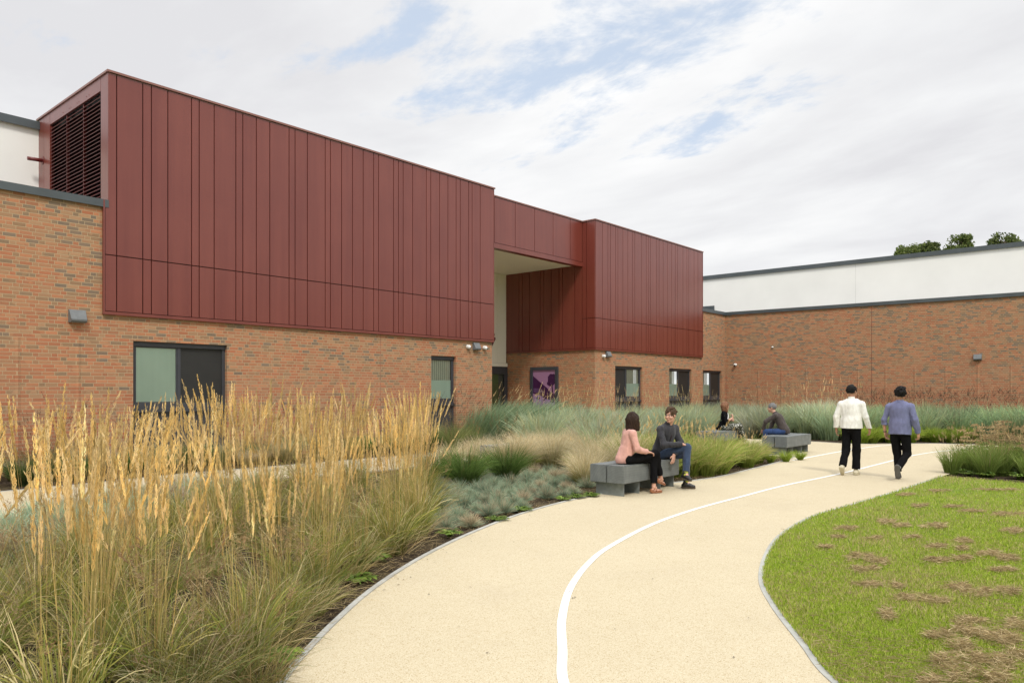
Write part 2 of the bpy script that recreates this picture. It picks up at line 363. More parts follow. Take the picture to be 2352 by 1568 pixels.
# planting-bed soil: gently uneven
def soil_sheet():
    nx, ny = 150, 120; xs = np.linspace(-8, 36.4, nx); ys = np.linspace(-2.5, 16.88, ny)
    X, Y = np.meshgrid(xs, ys, indexing='ij')
    Z = -0.022 + 0.012*np.sin(X*3.1+Y*1.7)*np.sin(Y*2.3-X*.8) + RNG.normal(0, 0.003, X.shape)
    v = np.stack([X, Y, Z], -1).reshape(-1, 3); idx = np.arange(nx*ny).reshape(nx, ny)
    f = np.stack([idx[:-1, :-1], idx[1:, :-1], idx[1:, 1:], idx[:-1, 1:]], -1).reshape(-1, 4)
    me = bpy.data.meshes.new('soil_bed'); me.from_pydata(v.tolist(), [], f.tolist()); me.polygons.foreach_set('use_smooth', [True]*len(f))
    return tag(meshobj('soil_bed', me, None, M['soil']), kind='structure')
soil_sheet()
EDGE_L = smooth([(0.2, 0.7), (1.25, 2.55), G(655, 1568), G(800, 1405), G(900, 1325), G(1000, 1265), G(1100, 1218), G(1200, 1180), G(1300, 1152), G(1400, 1131), (11.1, 6.66), (12.4, 6.38), (13.4, 6.28), (15.0, 6.38), (16.8, 6.52), (18.45, 6.72)])
EDGE_R = smooth([(2.6, -0.9), (3.6, 0.55), G(1925, 1568), G(1850, 1480), G(1780, 1390), G(1752, 1330), G(1765, 1270), G(1800, 1225), G(1870, 1185), G(1960, 1158), G(2070, 1125), G(2165, 1093)])
path_main = EDGE_L + [(18.5, 7.3), (17.9, 8.6), (19.0, 10.2), (22.4, 11.6), (24.6, 11.3), (24.3, 10.2), (24.4, 8.3), (24.35, 6.8), (26.0, 5.2), (26.6, 3.0), (24.5, 1.0), (21, 2.2), (17.8, 3.05)] + EDGE_R[::-1]
flat('path', path_main, 0.0, M['resin'])
P2_FAR = smooth([(-8, 13.7), (3.68, 14.2), (7.0, 14.5), (10.4, 14.4), (13.5, 14.4), (17, 14.5), (21, 14.5), (27, 14.2), (31, 13.6), (33.0, 13.0)])
P2_NEAR = smooth([(-8, 9.0), (0, 9.9), (2.73, 10.5), (4.54, 11.5), (6.2, 12.2), (8.0, 12.4), (10, 12.1), (13, 12.2), (17, 12.4), (20, 12.4), (24, 12.0), (28.5, 12.0), (33.0, 11.2)])
flat('side_path', P2_NEAR + P2_FAR[::-1], 0.0, M['resin'])
flat('link_path', [(19.5, 9.9), (22.2, 11.2), (24.3, 11.1), (23.6, 12.6), (20.2, 12.8), (19.4, 11.5)], -0.004, M['resin'])
LAWN = EDGE_R + [(16.15, 3.0), (15.95, 1.8), (15.6, 0.0), (15.0, -3), (14, -9), (2.0, -9), (1.0, -3.0)]
flat('entrance_paving', [(18.52, 14.45), (24.5, 14.3), (24.5, 21.55), (18.52, 21.55)], -0.003, M['resin'])
flat('lawn', LAWN, 0.004, M['turf'])
strip('path_edging', EDGE_L, 0.045, -0.05, 0.010, M['kerb'], 0.022)
tag(strip('lawn_edging', EDGE_R, 0.05, -0.05, 0.006, M['kerb'], 0.012), kind='structure')
strip('side_path_edging', P2_NEAR, 0.04, -0.05, 0.008, M['kerb'], -0.02)
strip('far_path_edging', P2_FAR, 0.04, -0.05, 0.008, M['kerb'], 0.02)
strip('back_path_edging', smooth([(24.3, 10.2), (24.42, 8.3), (24.37, 6.8), (26.02, 5.2), (26.6, 3.0)]), 0.04, -0.05, 0.008, M['kerb'], -0.02)
strip('painted_line', smooth([(2.75, 1.75), (3.02, 2.12), G(1295, 1568), (3.78, 2.85), G(1291, 1420), G(1310, 1350), G(1350, 1295), G(1400, 1255), G(1500, 1203), G(1600, 1168), G(1700, 1141), G(1800, 1115), G(1936, 1086), G(2060, 1055), (21.2, 4.62), (23.2, 4.3), (24.6, 3.6), (25.3, 2.6)]), 0.062, 0.004, 0.004, M['line'])
strip('painted_line', smooth([(17.6, 6.48), G(1847, 1052), G(1940, 1035), G(2020, 1024), (25.3, 5.7)]), 0.07, 0.004, 0.004, M['line'])

# ================================================================ THE MAIN BUILDING
Y0 = 16.9; XL, XR, XC, XB, XE = FX(235), FX(1130), FX(1366), FX(1611), FX(1666)
ZB, ZT, ZC, ZJ = 3.27, 8.46, 5.56, 4.53
YB = 21.6
XT = FX(246)                       # the left corner stands a little further right above the brick wall
bld = empty('brick_building', 'long brick building with dark red metal cladding boxes above its ground floor', 'building', (0, Y0, 0))
def bpart(mb, name, mat, parent=bld):
    mb.v = [(x, y-Y0, z) for x, y, z in mb.v]; return mb.build(name, mat, parent)
def wall_x(mb, x0, x1, z0, z1, openings, Y, dep, face=-1):
    """wall in the XZ plane with openings (x0,x1,z0,z1) and their reveals"""
    xs = sorted({x0, x1, *[o[0] for o in openings], *[o[1] for o in openings]})
    for a, b in zip(xs[:-1], xs[1:]):
        mid = (a+b)/2; op = [o for o in openings if o[0] < mid < o[1]]
        if not op: mb.quad((a, Y, z0), (b, Y, z0), (b, Y, z1), (a, Y, z1))
        else:
            o = op[0]; mb.quad((a, Y, o[3]), (b, Y, o[3]), (b, Y, z1), (a, Y, z1))
            mb.quad((a, Y, o[3]), (b, Y, o[3]), (b, Y+dep, o[3]), (a, Y+dep, o[3]))
    for o in openings:
        mb.quad((o[0], Y, z0), (o[0], Y+dep, z0), (o[0], Y+dep, o[3]), (o[0], Y, o[3]))
        mb.quad((o[1], Y+dep, z0), (o[1], Y, z0), (o[1], Y, o[3]), (o[1], Y+dep, o[3]))
WIN = [(FX(306), FX(522), 2.73), (FX(990.5), FX(1047), 2.72), (FX(1413), FX(1475.5), 2.66), (FX(1537), FX(1588.3), 2.66), (FX(1614.7), FX(1657.4), 2.64)]
mb = MB()
wall_x(mb, -12, XL+0.02, -0.1, ZC, [], Y0, .3)
wall_x(mb, XL+0.02, XR, -0.1, ZB+.1, [(a, b, 0, c) for a, b, c in WIN[:2]], Y0, .3)
mb.quad((XR, Y0, -.1), (XR, YB, -.1), (XR, YB, ZB), (XR, Y0, ZB))                  # recess, left side
mb.quad((-12, Y0, ZC), (-12, 30, ZC), (-12, 30, -.1), (-12, Y0, -.1))
bpart(mb, 'brick_wall', M['brick'])
mb = MB()
wall_x(mb, XC, XB-.05, -0.1, ZB+.1, [(a, b, 0, c) for a, b, c in WIN[2:4]], Y0, .3)
wall_x(mb, XB-.05, XE, -0.1, ZC, [(WIN[4][0], WIN[4][1], 0, WIN[4][2])], Y0, .3)
mb.quad((XC, YB, -.1), (XC, Y0, -.1), (XC, Y0, ZB+.1), (XC, YB, ZB+.1))             # recess, right side
bpart(mb, 'brick_wall', M['brick'])
mb = MB(); mb.box(-12, XL, Y0+.3, 30, 5.2, 5.4).box(XB-.05, 40.8, Y0+.3, 30, 5.1, 5.3)
mb.box(XT+.6, XB-.2, Y0+1.0, 30, ZT-.35, ZT-.15)
bpart(mb, 'roof', M['roof'])
# brick ribs: a small triangular fin of brick standing out of the wall
def rib(x, z1=2.69):
    m = MB(); w, d = .05, .02
    a, b, c = (x-w, Y0-.001), (x, Y0-d), (x+w, Y0-.001)
    m.quad((*a, -.05), (*b, -.05), (*b, z1), (*a, z1)); m.quad((*b, -.05), (*c, -.05), (*c, z1), (*b, z1)); m.poly([(*a, z1), (*b, z1), (*c, z1)])
    bpart(m, 'brick_rib', M['brick'])
for x in (FX(41), FX(180), FX(41)-1.15, FX(41)-2.3): rib(x)
# copings of the brick walls
mb = MB(); mb.box(-12, XT-.005, Y0-.05, Y0+.35, ZC, ZC+.11); mb.box(-12, XT+.01, Y0-.07, Y0-.05, ZC-.03, ZC+.13); bpart(mb, 'coping', M['coping']); mb = MB(); mb.box(XB-.04, XE, Y0-.05, Y0+.35, ZC, ZC+.11).box(XB-.04, XE-.05, Y0-.07, Y0-.05, ZC-.03, ZC+.13)
bpart(mb, 'coping', M['coping'])
mb = MB()
for x in (FX(874),): mb.box(x-.006, x+.006, Y0-.004, Y0+.01, 0, ZB)
bpart(mb, 'movement_joint', plain('sealant', (0.30, 0.14, 0.09), .8))
# --- cladding: folded panels hung in front of a backing coloured as shaded red, open joints between them
GAP = 0.011
def panels_front(mb, edges, zs, Y, th=.03):
    for a, b in zip(edges[:-1], edges[1:]):
        for z0, z1 in zip(zs[:-1], zs[1:]):
            mb.box(a+GAP, b-GAP, Y, Y+th, z0+GAP, z1-GAP, 'k')
def panels_side(mb, edges, zs, X, th=.03, sgn=1):
    for a, b in zip(edges[:-1], edges[1:]):
        for z0, z1 in zip(zs[:-1], zs[1:]):
            mb.box(X, X+th*sgn, a+GAP, b-GAP, z0+GAP, z1-GAP)
jl = [268, 328, 347.8, 385.6, 440, 457.6, 492, 541.8, 557.8, 588.8, 619.8, 664, 677.8, 706, 747, 759, 784.6, 809.6, 834.2, 858.2, 869.4, 904, 915.2, 926, 947.8, 979.2, 989.4, 1009.6, 1028.8, 1047.6, 1057.2, 1076.4, 1084.4, 1103]
YC = Y0-.06
mb = MB(); mb.cur = 0

ed = [FX(p, YC) for p in jl] + [XR+.02]
panels_front(mb, ed, [ZB+.06, ZJ, ZT-.05], YC)
panels_front(mb, [XL+.03, ed[0]], [ZB+.06, ZJ], YC); mb.box(XL+.03+GAP, XT, YC, YC+.03, ZJ+GAP, ZC+.12, 'k'); mb.box(XT, ed[0]-GAP, YC, YC+.03, ZJ+GAP, ZT-.05-GAP, 'k')
mb.box(XL-.005, XR+.025, YC-.015, YC+.05, ZB-.01, ZB+.055)          # bottom trim
mb.box(XL-.005, XL+.028, YC-.012, YC+.05, ZB+.055, ZC+.12)          # corner trim
mb.box(XR+.021, XR+.05, YC+.002, 21.6, ZB, ZT-.05)                  # return into the recess
L0, L1 = WY(229.5, XT), WY(115, XT); LZ = 8.06
mb.box(XT, XT+.03, YC+.032, L0-.05, ZC+.10, ZT-.05)                 # pier beside the louvre
mb.box(XT, XT+.03, L0-.035, L1, LZ+.06, ZT-.05)
mb.box(XT, XT+.03, L1+.015, (L1+21.25)/2-.006, 5.3, ZT-.05).box(XT, XT+.03, (L1+21.25)/2+.006, 21.25, 5.3, ZT-.05)
mb.cur = 1
mb.box(XL+.035, XT+.04, YC+.034, YC+.06, ZB, ZC+.1).box(XT+.041, XR+.02, YC+.034, YC+.06, ZB, ZT-.06)
mb.box(XT+.032, XT+.04, YC+.07, L0-.03, 5.3, ZT-.06).box(XT+.032, XT+.04, L0-.029, 21.3, LZ+.05, ZT-.06).box(XT+.032, XT+.04, L1+.001, 21.3, 5.3, LZ+.049)
# top coping
mb.cur = 2; mb.box(XT-.03, XR+.07, YC-.035, Y0+.5, ZT-.045, ZT).box(XT-.03, XT+.4, Y0+.502, 21.3, ZT-.045, ZT)
bpart(mb, 'metal_cladding', [M['red'], M['red_back'], M['red_cop']])
# --- louvre in the left face
mb = MB()
for k in range(34):
    z = 5.5 + k*.0865
    if z > LZ-.02: break
    n = len(mb.v); x = XT+.005
    mb.v += [(x, L0, z), (x, L1, z), (x+.075, L1, z+.062), (x+.075, L0, z+.062), (x+.006, L0, z-.012), (x+.006, L1, z-.012), (x+.08, L1, z+.05), (x+.08, L0, z+.05)]
    for q in ((0,1,2,3), (4,7,6,5), (0,4,5,1)): mb.face(tuple(n+i for i in q))
bpart(mb, 'louvre', M['red_dark'])
mb = MB()
for f_ in (0.0, .333, .666, 1.0):
    y = L0+(L1-L0)*f_; mb.box(XT+.03, XT+.09, y-.018, y+.018, 5.45, LZ+.04)
bpart(mb, 'louvre_frame', M['red_dark'])
mb = MB(); mb.box(XT+.12, XT+.15, L0-.05, L1+.05, 5.3, ZT-.08).box(XT+.04, XT+.12, L0-.05, L1+.05, LZ+.045, LZ+.06).box(XT+.04, XT+.12, L1+.02, L1+.05, 5.3, LZ+.044).box(XT+.04, XT+.12, L0-.05, L0-.02, 5.3, LZ+.044); bpart(mb, 'louvre_backing', M['black'])
for y in (17.9, 18.05, 18.5, 18.62, 19.0, 19.1, 19.5): mb = MB(); mb.tube([(XT-.006, y, 8.2), (XT+.004, y, 8.2)], .012, 8); bpart(mb, 'rivet', M['red_dark'])
mb = MB(); mb.tube([(XT+.01, 20.9, 7.35), (XT-.33, 20.9, 7.33)], .045, 14).tube([(XT-.012, 20.9, 7.35), (XT-.002, 20.9, 7.35)], .1, 16)
bpart(mb, 'overflow_pipe', M['red_dark'])
# --- right cladding box
jr = [1384, 1396.3, 1402.2, 1413.9, 1419.2, 1430.7, 1441.9, 1453.1, 1457.9, 1473.9, 1484.3, 1489.1, 1493.9, 1508.3, 1513.9, 1523.2, 1532.8, 1542.7, 1551.2, 1555.8, 1568.6, 1577.6, 1581.9, 1594.2, 1603]
mb = MB(); ed = [XC-.03] + [FX(p, YC) for p in jr] + [XB]
panels_front(mb, ed, [ZB+.06, ZJ, ZT-.05], YC)
mb.box(XC-.05, XB+.03, YC-.015, YC+.05, ZB-.01, ZB+.055).box(XB+.002, XB+.03, YC-.012, YC+.05, ZB+.055, ZT-.05)
XS = XC-.06
ys = [WY(p, XS) for p in (1347, 1337)]
panels_side(mb, [YC, ys[0], ys[1]], [ZB+.06, ZJ, ZT-.05], XS, .03)
yr = [ys[1]] + [WY(p, XS) for p in (1320, 1292, 1284, 1266, 1249, 1240.8, 1215.7, 1200, 1192)] + [YB]
panels_side(mb, yr, [ZB+.06, 6.72], XS, .03)
mb.box(XS-.012, XS+.05, YC+.052, YB, ZB-.01, ZB+.055)
mb.cur = 1; mb.box(XC-.02, XB-.01, YC+.034, YC+.06, ZB, ZT-.06).box(XS+.034, XS+.055, YC+.07, YB, ZB, ZT-.06)
mb.box(XB-.02, XB, YC+.07, 30, 3.4, ZT-.06)
mb.cur = 2; mb.box(XS-.03, XB+.05, YC-.035, Y0+.5, ZT-.045, ZT).box(XB-.4, XB+.05, Y0+.502, 30, ZT-.045, ZT).box(XS-.03, XS+.4, Y0+.502, 18.2, ZT-.0451, ZT+.0001)
bpart(mb, 'metal_cladding', [M['red'], M['red_back'], M['red_cop']])
# --- bridge over the recess, soffit and back wall
YBR = Y0+.56
mb = MB(); ed = [XR+.06] + [FX(p, YBR) for p in (1136, 1183.5, 1228, 1270.4, 1310)] + [XS-.002]
panels_front(mb, ed, [6.80, ZT-.05], YBR)
mb.box(XR+.06, XS-.002, YBR-.02, YBR+.25, 6.62, 6.79)
mb.cur = 1; mb.box(XR+.06, XS-.002, YBR+.034, YBR+.06, 6.795, ZT-.06)
mb.cur = 2; mb.box(XR+.08, XS-.035, YBR-.03, Y0+1.2, ZT-.0455, ZT-.0005)
bpart(mb, 'bridge_cladding', [M['red'], M['red_back'], M['red_cop']])
mb = MB(); mb.box(XR+.055, XS-.003, YBR+.26, YB, 6.70, 6.78)
bpart(mb, 'soffit', M['cream'])
mb = MB(); mb.box(XR+.3, XR+1.9, YBR+1.55, YBR+1.62, 6.692, 6.705); bpart(mb, 'soffit_slot', M['black'])
mb = MB(); xj = FX(1140, YB)
mb.box(XR+.055, xj-.006, YB-.05, YB, 2.84, 6.69).box(xj+.006, XS-.003, YB-.05, YB, 2.84, 6.69); mb.box(XR+.052, XS+.04, YB-.1, YB-.001, 2.68, 2.83)
bpart(mb, 'cream_wall', M['cream'])
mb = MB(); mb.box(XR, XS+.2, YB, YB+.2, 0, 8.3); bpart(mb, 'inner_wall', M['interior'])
# entrance door at the back of the recess
mb = MB(); xs = [XR+.02, 19.9, 21.2, 22.5, XS+.05]
for i, x in enumerate(xs): mb.box(x, x+.09 if i < 4 else x, YB-.08, YB-.01, 0, 2.6)
mb.box(XR+.02, XS+.05, YB-.085, YB-.012, 2.35, 2.66); mb.box(XC-.22, XC-.001, YB-.085, YB-.012, 0, 2.35)
door = bpart(mb, 'entrance_door', M['frame'])
mb = MB(); mb.quad((XR+.05, YB-.05, .05), (XC-.2, YB-.05, .05), (XC-.2, YB-.05, 2.36), (XR+.05, YB-.05, 2.36)); bpart(mb, 'door_glass', M['glass'], door)
mb = MB(); mb.box(XC-1.15, XC-.55, YB-.03, YB-.02, .05, 2.36); bpart(mb, 'door_curtain', plain('green_curtain', (0.10, 0.15, 0.06), .8), door)
# maroon cut-out tree emblem on the cream wall
def tree_emblem():
    m = MB(); r = random.Random(3)
    cx, cz = FX(1122, YB)-.65, 4.0
    for k in range(90):
        a = r.uniform(0, 2*math.pi); q = math.sqrt(r.random()); x = cx+q*1.02*math.cos(a); z = cz+q*.62*math.sin(a)
        rr = r.uniform(.05, .11); yy = YB-.056-.004*(k % 7)-.0003*k
        m.poly([(x+rr*math.cos(t*math.pi/5+k)*(1 if t % 2 else .75), yy, z+rr*math.sin(t*math.pi/5+k)*(1 if t % 2 else .75)) for t in range(10)])
    m.box(cx-.05, cx+.05, YB-.09, YB-.053, 3.0, 3.6)
    o = m.build('wall_emblem', plain('maroon_vinyl', (0.10, 0.008, 0.022), .5))
    tag(o, 'dark maroon cut-out tree emblem on the cream wall of the entrance recess', 'emblem')
tree_emblem()
# --- windows: tall anthracite units with panes above and a solid panel below
def window(i, x0, x1, zt, split, kinds):
    f, d0 = .075, .10
    Yf = Y0+d0
    m = MB()
    m.box(x0+.004, x1-.004, Yf-.03, Yf+.06, zt-.10, zt-.004)
    m.box(x0+.004, x0+f, Yf, Yf+.055, 0, zt-.10); m.box(x1-f, x1-.004, Yf, Yf+.055, 0, zt-.10)
    zs = 1.36
    m.box(x0+f, x1-f, Yf, Yf+.055, zs-.09, zs); m.box(x0+.006, x1-.006, Yf-.05, Yf-.001, zs-.20, zs-.12); m.box(x0+f, x1-f, Yf+.001, Yf+.05, zs-.2, zs-.0905)
    if split: m.box(split-.035, split+.035, Yf+.001, Yf+.054, zs, zt-.10)
    w = bpart(m, 'window', M['frame'])
    m = MB(); m.box(x0+f, x1-f, Yf+.025, Yf+.04, 0.02, zs-.2)
    if split: m.box(split-.03, split+.03, Yf+.005, Yf+.0245, 0.02, zs-.205)
    bpart(m, 'lower_panel', M['frame'], w)
    spans = [(x0+f, split-.035), (split+.035, x1-f)] if split else [(x0+f, x1-f)]
    for (a, b), kd in zip(spans, kinds):
        if kd == 'screen':
            m = MB(); m.box(a+.001, b-.001, Yf+.03, Yf+.036, zs+.001, zt-.101); bpart(m, 'screen', M['screen'], w); continue
        m = MB()
        for q in ((a+.001, a+.03, zs+.001, zt-.101), (b-.03, b-.001, zs+.001, zt-.101), (a+.03, b-.03, zs+.001, zs+.03), (a+.03, b-.03, zt-.13, zt-.101)): m.box(q[0], q[1], Yf+.012, Yf+.05, q[2], q[3])
        bpart(m, 'casement', M['frame'], w)
        m = MB(); m.quad((a+.03, Yf+.028, zs+.03), (b-.03, Yf+.028, zs+.03), (b-.03, Yf+.028, zt-.13), (a+.03, Yf+.028, zt-.13)); bpart(m, 'pane', M['glass'], w)
        m = MB(); zf = zt-.13 if kd == 'full' else zs+.03+(zt-zs-.16)*.48
        m.box(a+.03, b-.03, Yf+.034, Yf+.037, zs+.03, zf); bpart(m, 'frosted_film', M['film'], w)
        if kd != 'full':
            m = MB(); n = max(3, int((b-a-.06)/.085))
            if kd == 'half': a2, b2 = a+.03, b-.03
            else: a2, b2 = a+.03, a+.03+(b-a-.06)*.75
            n = max(3, int((b2-a2)/.085))
            for k in range(n):
                xx = a2+(b2-a2)*(k+.5)/n; wv = (b2-a2)/n*.46
                m.quad((xx-wv, Yf+.052, zf-.1), (xx+wv, Yf+.062, zf-.1), (xx+wv, Yf+.062, zt-.1), (xx-wv, Yf+.052, zt-.1))
            bpart(m, 'blind', M['blind'], w)
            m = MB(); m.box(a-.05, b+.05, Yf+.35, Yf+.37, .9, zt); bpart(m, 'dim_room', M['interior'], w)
window(0, *WIN[0], FX(416), ['full', 'screen'])
window(1, *WIN[1], None, ['half'])
window(2, *WIN[2], FX(1442), ['screen', 'half'])
window(3, *WIN[3], FX(1562), ['part', 'screen'])
window(4, *WIN[4], FX(1636), ['part', 'screen'])
# white upper storey set back at the left
mb = MB(); mb.quad((-14, 21.2, 5.2), (XT+.02, 21.2, 5.2), (XT+.02, 21.2, 8.22), (-14, 21.2, 8.22)); bpart(mb, 'upper_wall', M['render'])
mb = MB(); mb.box(-14, XT-.002, 21.12, 21.6, 8.2, 8.34).box(-14, XT-.004, 21.1, 21.119, 8.16, 8.36); bpart(mb, 'upper_coping', M['coping'])

# ================================================================ THE SIDE WING
wing = empty('brick_wing', 'side wing with a plain brick wall and a long white upper storey behind it', 'building', (XE, 5, 0))
def wpart(mb, name, mat, parent=wing):
    mb.v = [(x-XE, y-5, z) for x, y, z in mb.v]; return mb.build(name, mat, parent)
mb = MB(); mb.quad((XE, Y0, -.1), (XE, -10, -.1), (XE, -10, 5.45), (XE, Y0, 5.56)); wpart(mb, 'brick_wall', M['brick'])
mb = MB()
def slopebox(mb, x0, x1, y0, y1, za0, za1, zb0, zb1):
    n = len(mb.v); mb.v += [(x0,y0,za0),(x1,y0,za0),(x1,y1,zb0),(x0,y1,zb0),(x0,y0,za1),(x1,y0,za1),(x1,y1,zb1),(x0,y1,zb1)]
    for q in ((0,3,2,1),(4,5,6,7),(0,1,5,4),(1,2,6,5),(2,3,7,6),(3,0,4,7)): mb.face(tuple(n+i for i in q))
slopebox(mb, XE-.05, XE+.4, Y0-.075, -10, 5.56, 5.67, 5.45, 5.56)
slopebox(mb, XE-.07, XE-.051, Y0-.075, -10, 5.53, 5.69, 5.42, 5.58)
wpart(mb, 'coping', M['coping'])
XW = 41.0
mb = MB(); mb.quad((XW, 30, 4.9), (XW, -10, 4.9), (XW, -10, 8.28), (XW, 30, 8.28)); wpart(mb, 'upper_wall', M['render'])
mb = MB(); mb.box(XW-.06, XW+.5, -10, 30, 8.26, 8.40).box(XW-.09, XW-.061, -10, 30, 8.22, 8.44); wpart(mb, 'upper_coping', M['coping'])
mb = MB(); mb.box(XE+.4, XW, -10, 30, 5.0, 5.2).box(XW+.5, XW+14, -10, 30, 8.1, 8.2); wpart(mb, 'roof', M['roof'])
mb = MB(); y0_, y1_ = WY(1641, XW), WY(1600, XW); zt = HH(702, XW, y0_)
mb.box(XW-.06, XW-.001, y0_, y1_, 5.2, zt); dr = wpart(mb, 'roof_door', M['coping'])
mb = MB(); mb.box(XW-.10, XW-.061, y0_+.12, y0_+.34, zt-.35, zt-.32); wpart(mb, 'door_handle', M['steel'], dr)
mb = MB(); yj = WY(2002); mb.box(XE-.004, XE+.01, yj-.007, yj+.007, 0, 5.5); wpart(mb, 'movement_joint', M['red_dark']); mb = MB(); mb.box(XE-.004, XE+.01, Y0-.05, Y0-.035, 0, 2.5)
wpart(mb, 'movement_joint', plain('red_sealant', (0.28, 0.07, 0.05), .8))
mb = MB(); yj = WY(1965, XW); mb.box(XW-.003, XW+.01, yj-.006, yj+.006, 5.3, 8.2); wpart(mb, 'render_joint', plain('joint_line', (0.6, 0.6, 0.57), .8))
for p in [1742, 1795, 1851, 1910, 1971, 2034, 2101, 2172, 2246, 2322]:
    y = WY(p); m = MB(); w, dd = .05, .018
    a, b, c = (XE-.001, y+w), (XE-dd, y), (XE-.001, y-w); z1 = 2.69
    m.quad((*a, -.05), (*b, -.05), (*b, z1), (*a, z1)); m.quad((*b, -.05), (*c, -.05), (*c, z1), (*b, z1)); m.poly([(*a, z1), (*b, z1), (*c, z1)])
    wpart(m, 'brick_rib', M['brick'])

# ================================================================ FITTINGS ON THE WALLS
def wall_lamp(label, x, y, z, rz, s=1.0):
    t = empty('wall_lamp', label, 'wall lamp', (x, y, z), rz, 'wedge-shaped wall lamps')
    m = MB(); w, h, d = .15*s, .125*s, .15*s    # local: wall at y=0, lamp towards -y
    prof = [(0, h), (-.045, h), (-d, -h*.55), (-d*.97, -h*.8), (-d*.8, -h), (0, -h)]
    for sx in (-1, 1): m.poly([(sx*w*(1 if yy > -.05 else .94), yy, zz) for yy, zz in (prof if sx > 0 else prof[::-1])])
    for (ya, za), (yb, zb) in zip(prof[:-1], prof[1:]):
        wa, wb = (w*(1 if q > -.05 else .94) for q in (ya, yb))
        m.quad((-wa, ya, za), (wa, ya, za), (wb, yb, zb), (-wb, yb, zb))
    m.build('housing', M['lamp'], t)
    m = MB(); m.box(-w*.8, w*.8, -d*.72, -.03, -h-.006, -h-.001); m.build('lamp_lens', M['lens'], t)
    m = MB(); m.box(-w*.5, w*.5, -.047, -.043, h*.55, h*.75); m.build('vent_slot', M['black'], t)
wall_lamp('large grey wedge wall lamp on the brick left of the wide window', FX(176), Y0-.002, 3.18, 0, 1.05)
wall_lamp('grey wedge wall lamp between two white cameras', FX(1092), Y0-.002, 3.09, 0, .95)
wall_lamp('grey wedge wall lamp under the right cladding box beside a single camera', FX(1395), Y0-.002, 3.12, 0, .95)
wall_lamp('grey wedge wall lamp alone on the brick wall of the side wing', XE-.002, WY(2246), 3.04, -R(90), 1.0)
def camera_unit(label, x, y, z, rz, lens=(0.6, -.6, -.35), s=1.0):
    t = empty('security_camera', label, 'security camera', (x, y, z), rz, 'white dome security cameras')
    m = MB(); m.tube([(0, 0, 0), (0, -.03, 0), (0, -.06, 0)], [.062*s, .066*s, .05*s], 18); m.build('mount', M['white'], t)
    m = MB()
    rings = []
    for i in range(9):
        a = -math.pi/2+math.pi*i/8; rings.append((math.sin(a)*.068*s, max(.002, math.cos(a)*.068*s)))
    m.tube([(0, -.085*s+q, -.01) for q, _ in rings], [r for _, r in rings], 18); m.build('shell', M['white'], t)
    l = Vector(lens).normalized(); c = Vector((0, -.085*s, -.01))
    m = MB(); m.tube([tuple(c+l*.045*s), tuple(c+l*.072*s), tuple(c+l*.079*s)], [.038*s, .036*s, .02*s], 14); m.build('lens', M['black'], t)
camera_unit('white dome camera just left of the wall lamp above the narrow window', FX(1073), Y0, 3.06, 0)
camera_unit('white dome camera at the brick corner beside the entrance recess', FX(1111), Y0, 3.06, 0)
camera_unit('white dome camera under the corner of the right cladding box', FX(1384), Y0, 3.03, 0)
camera_unit('white dome camera low on the side wing wall near the inside corner', XE, WY(1690), 2.96, -R(90), (0.1, -.8, -.4), 1.15)
camera_unit('tiny white sensor highest on the side wing wall', XE, WY(1775), 3.79, -R(90), (0.1, -.8, -.3), .7)

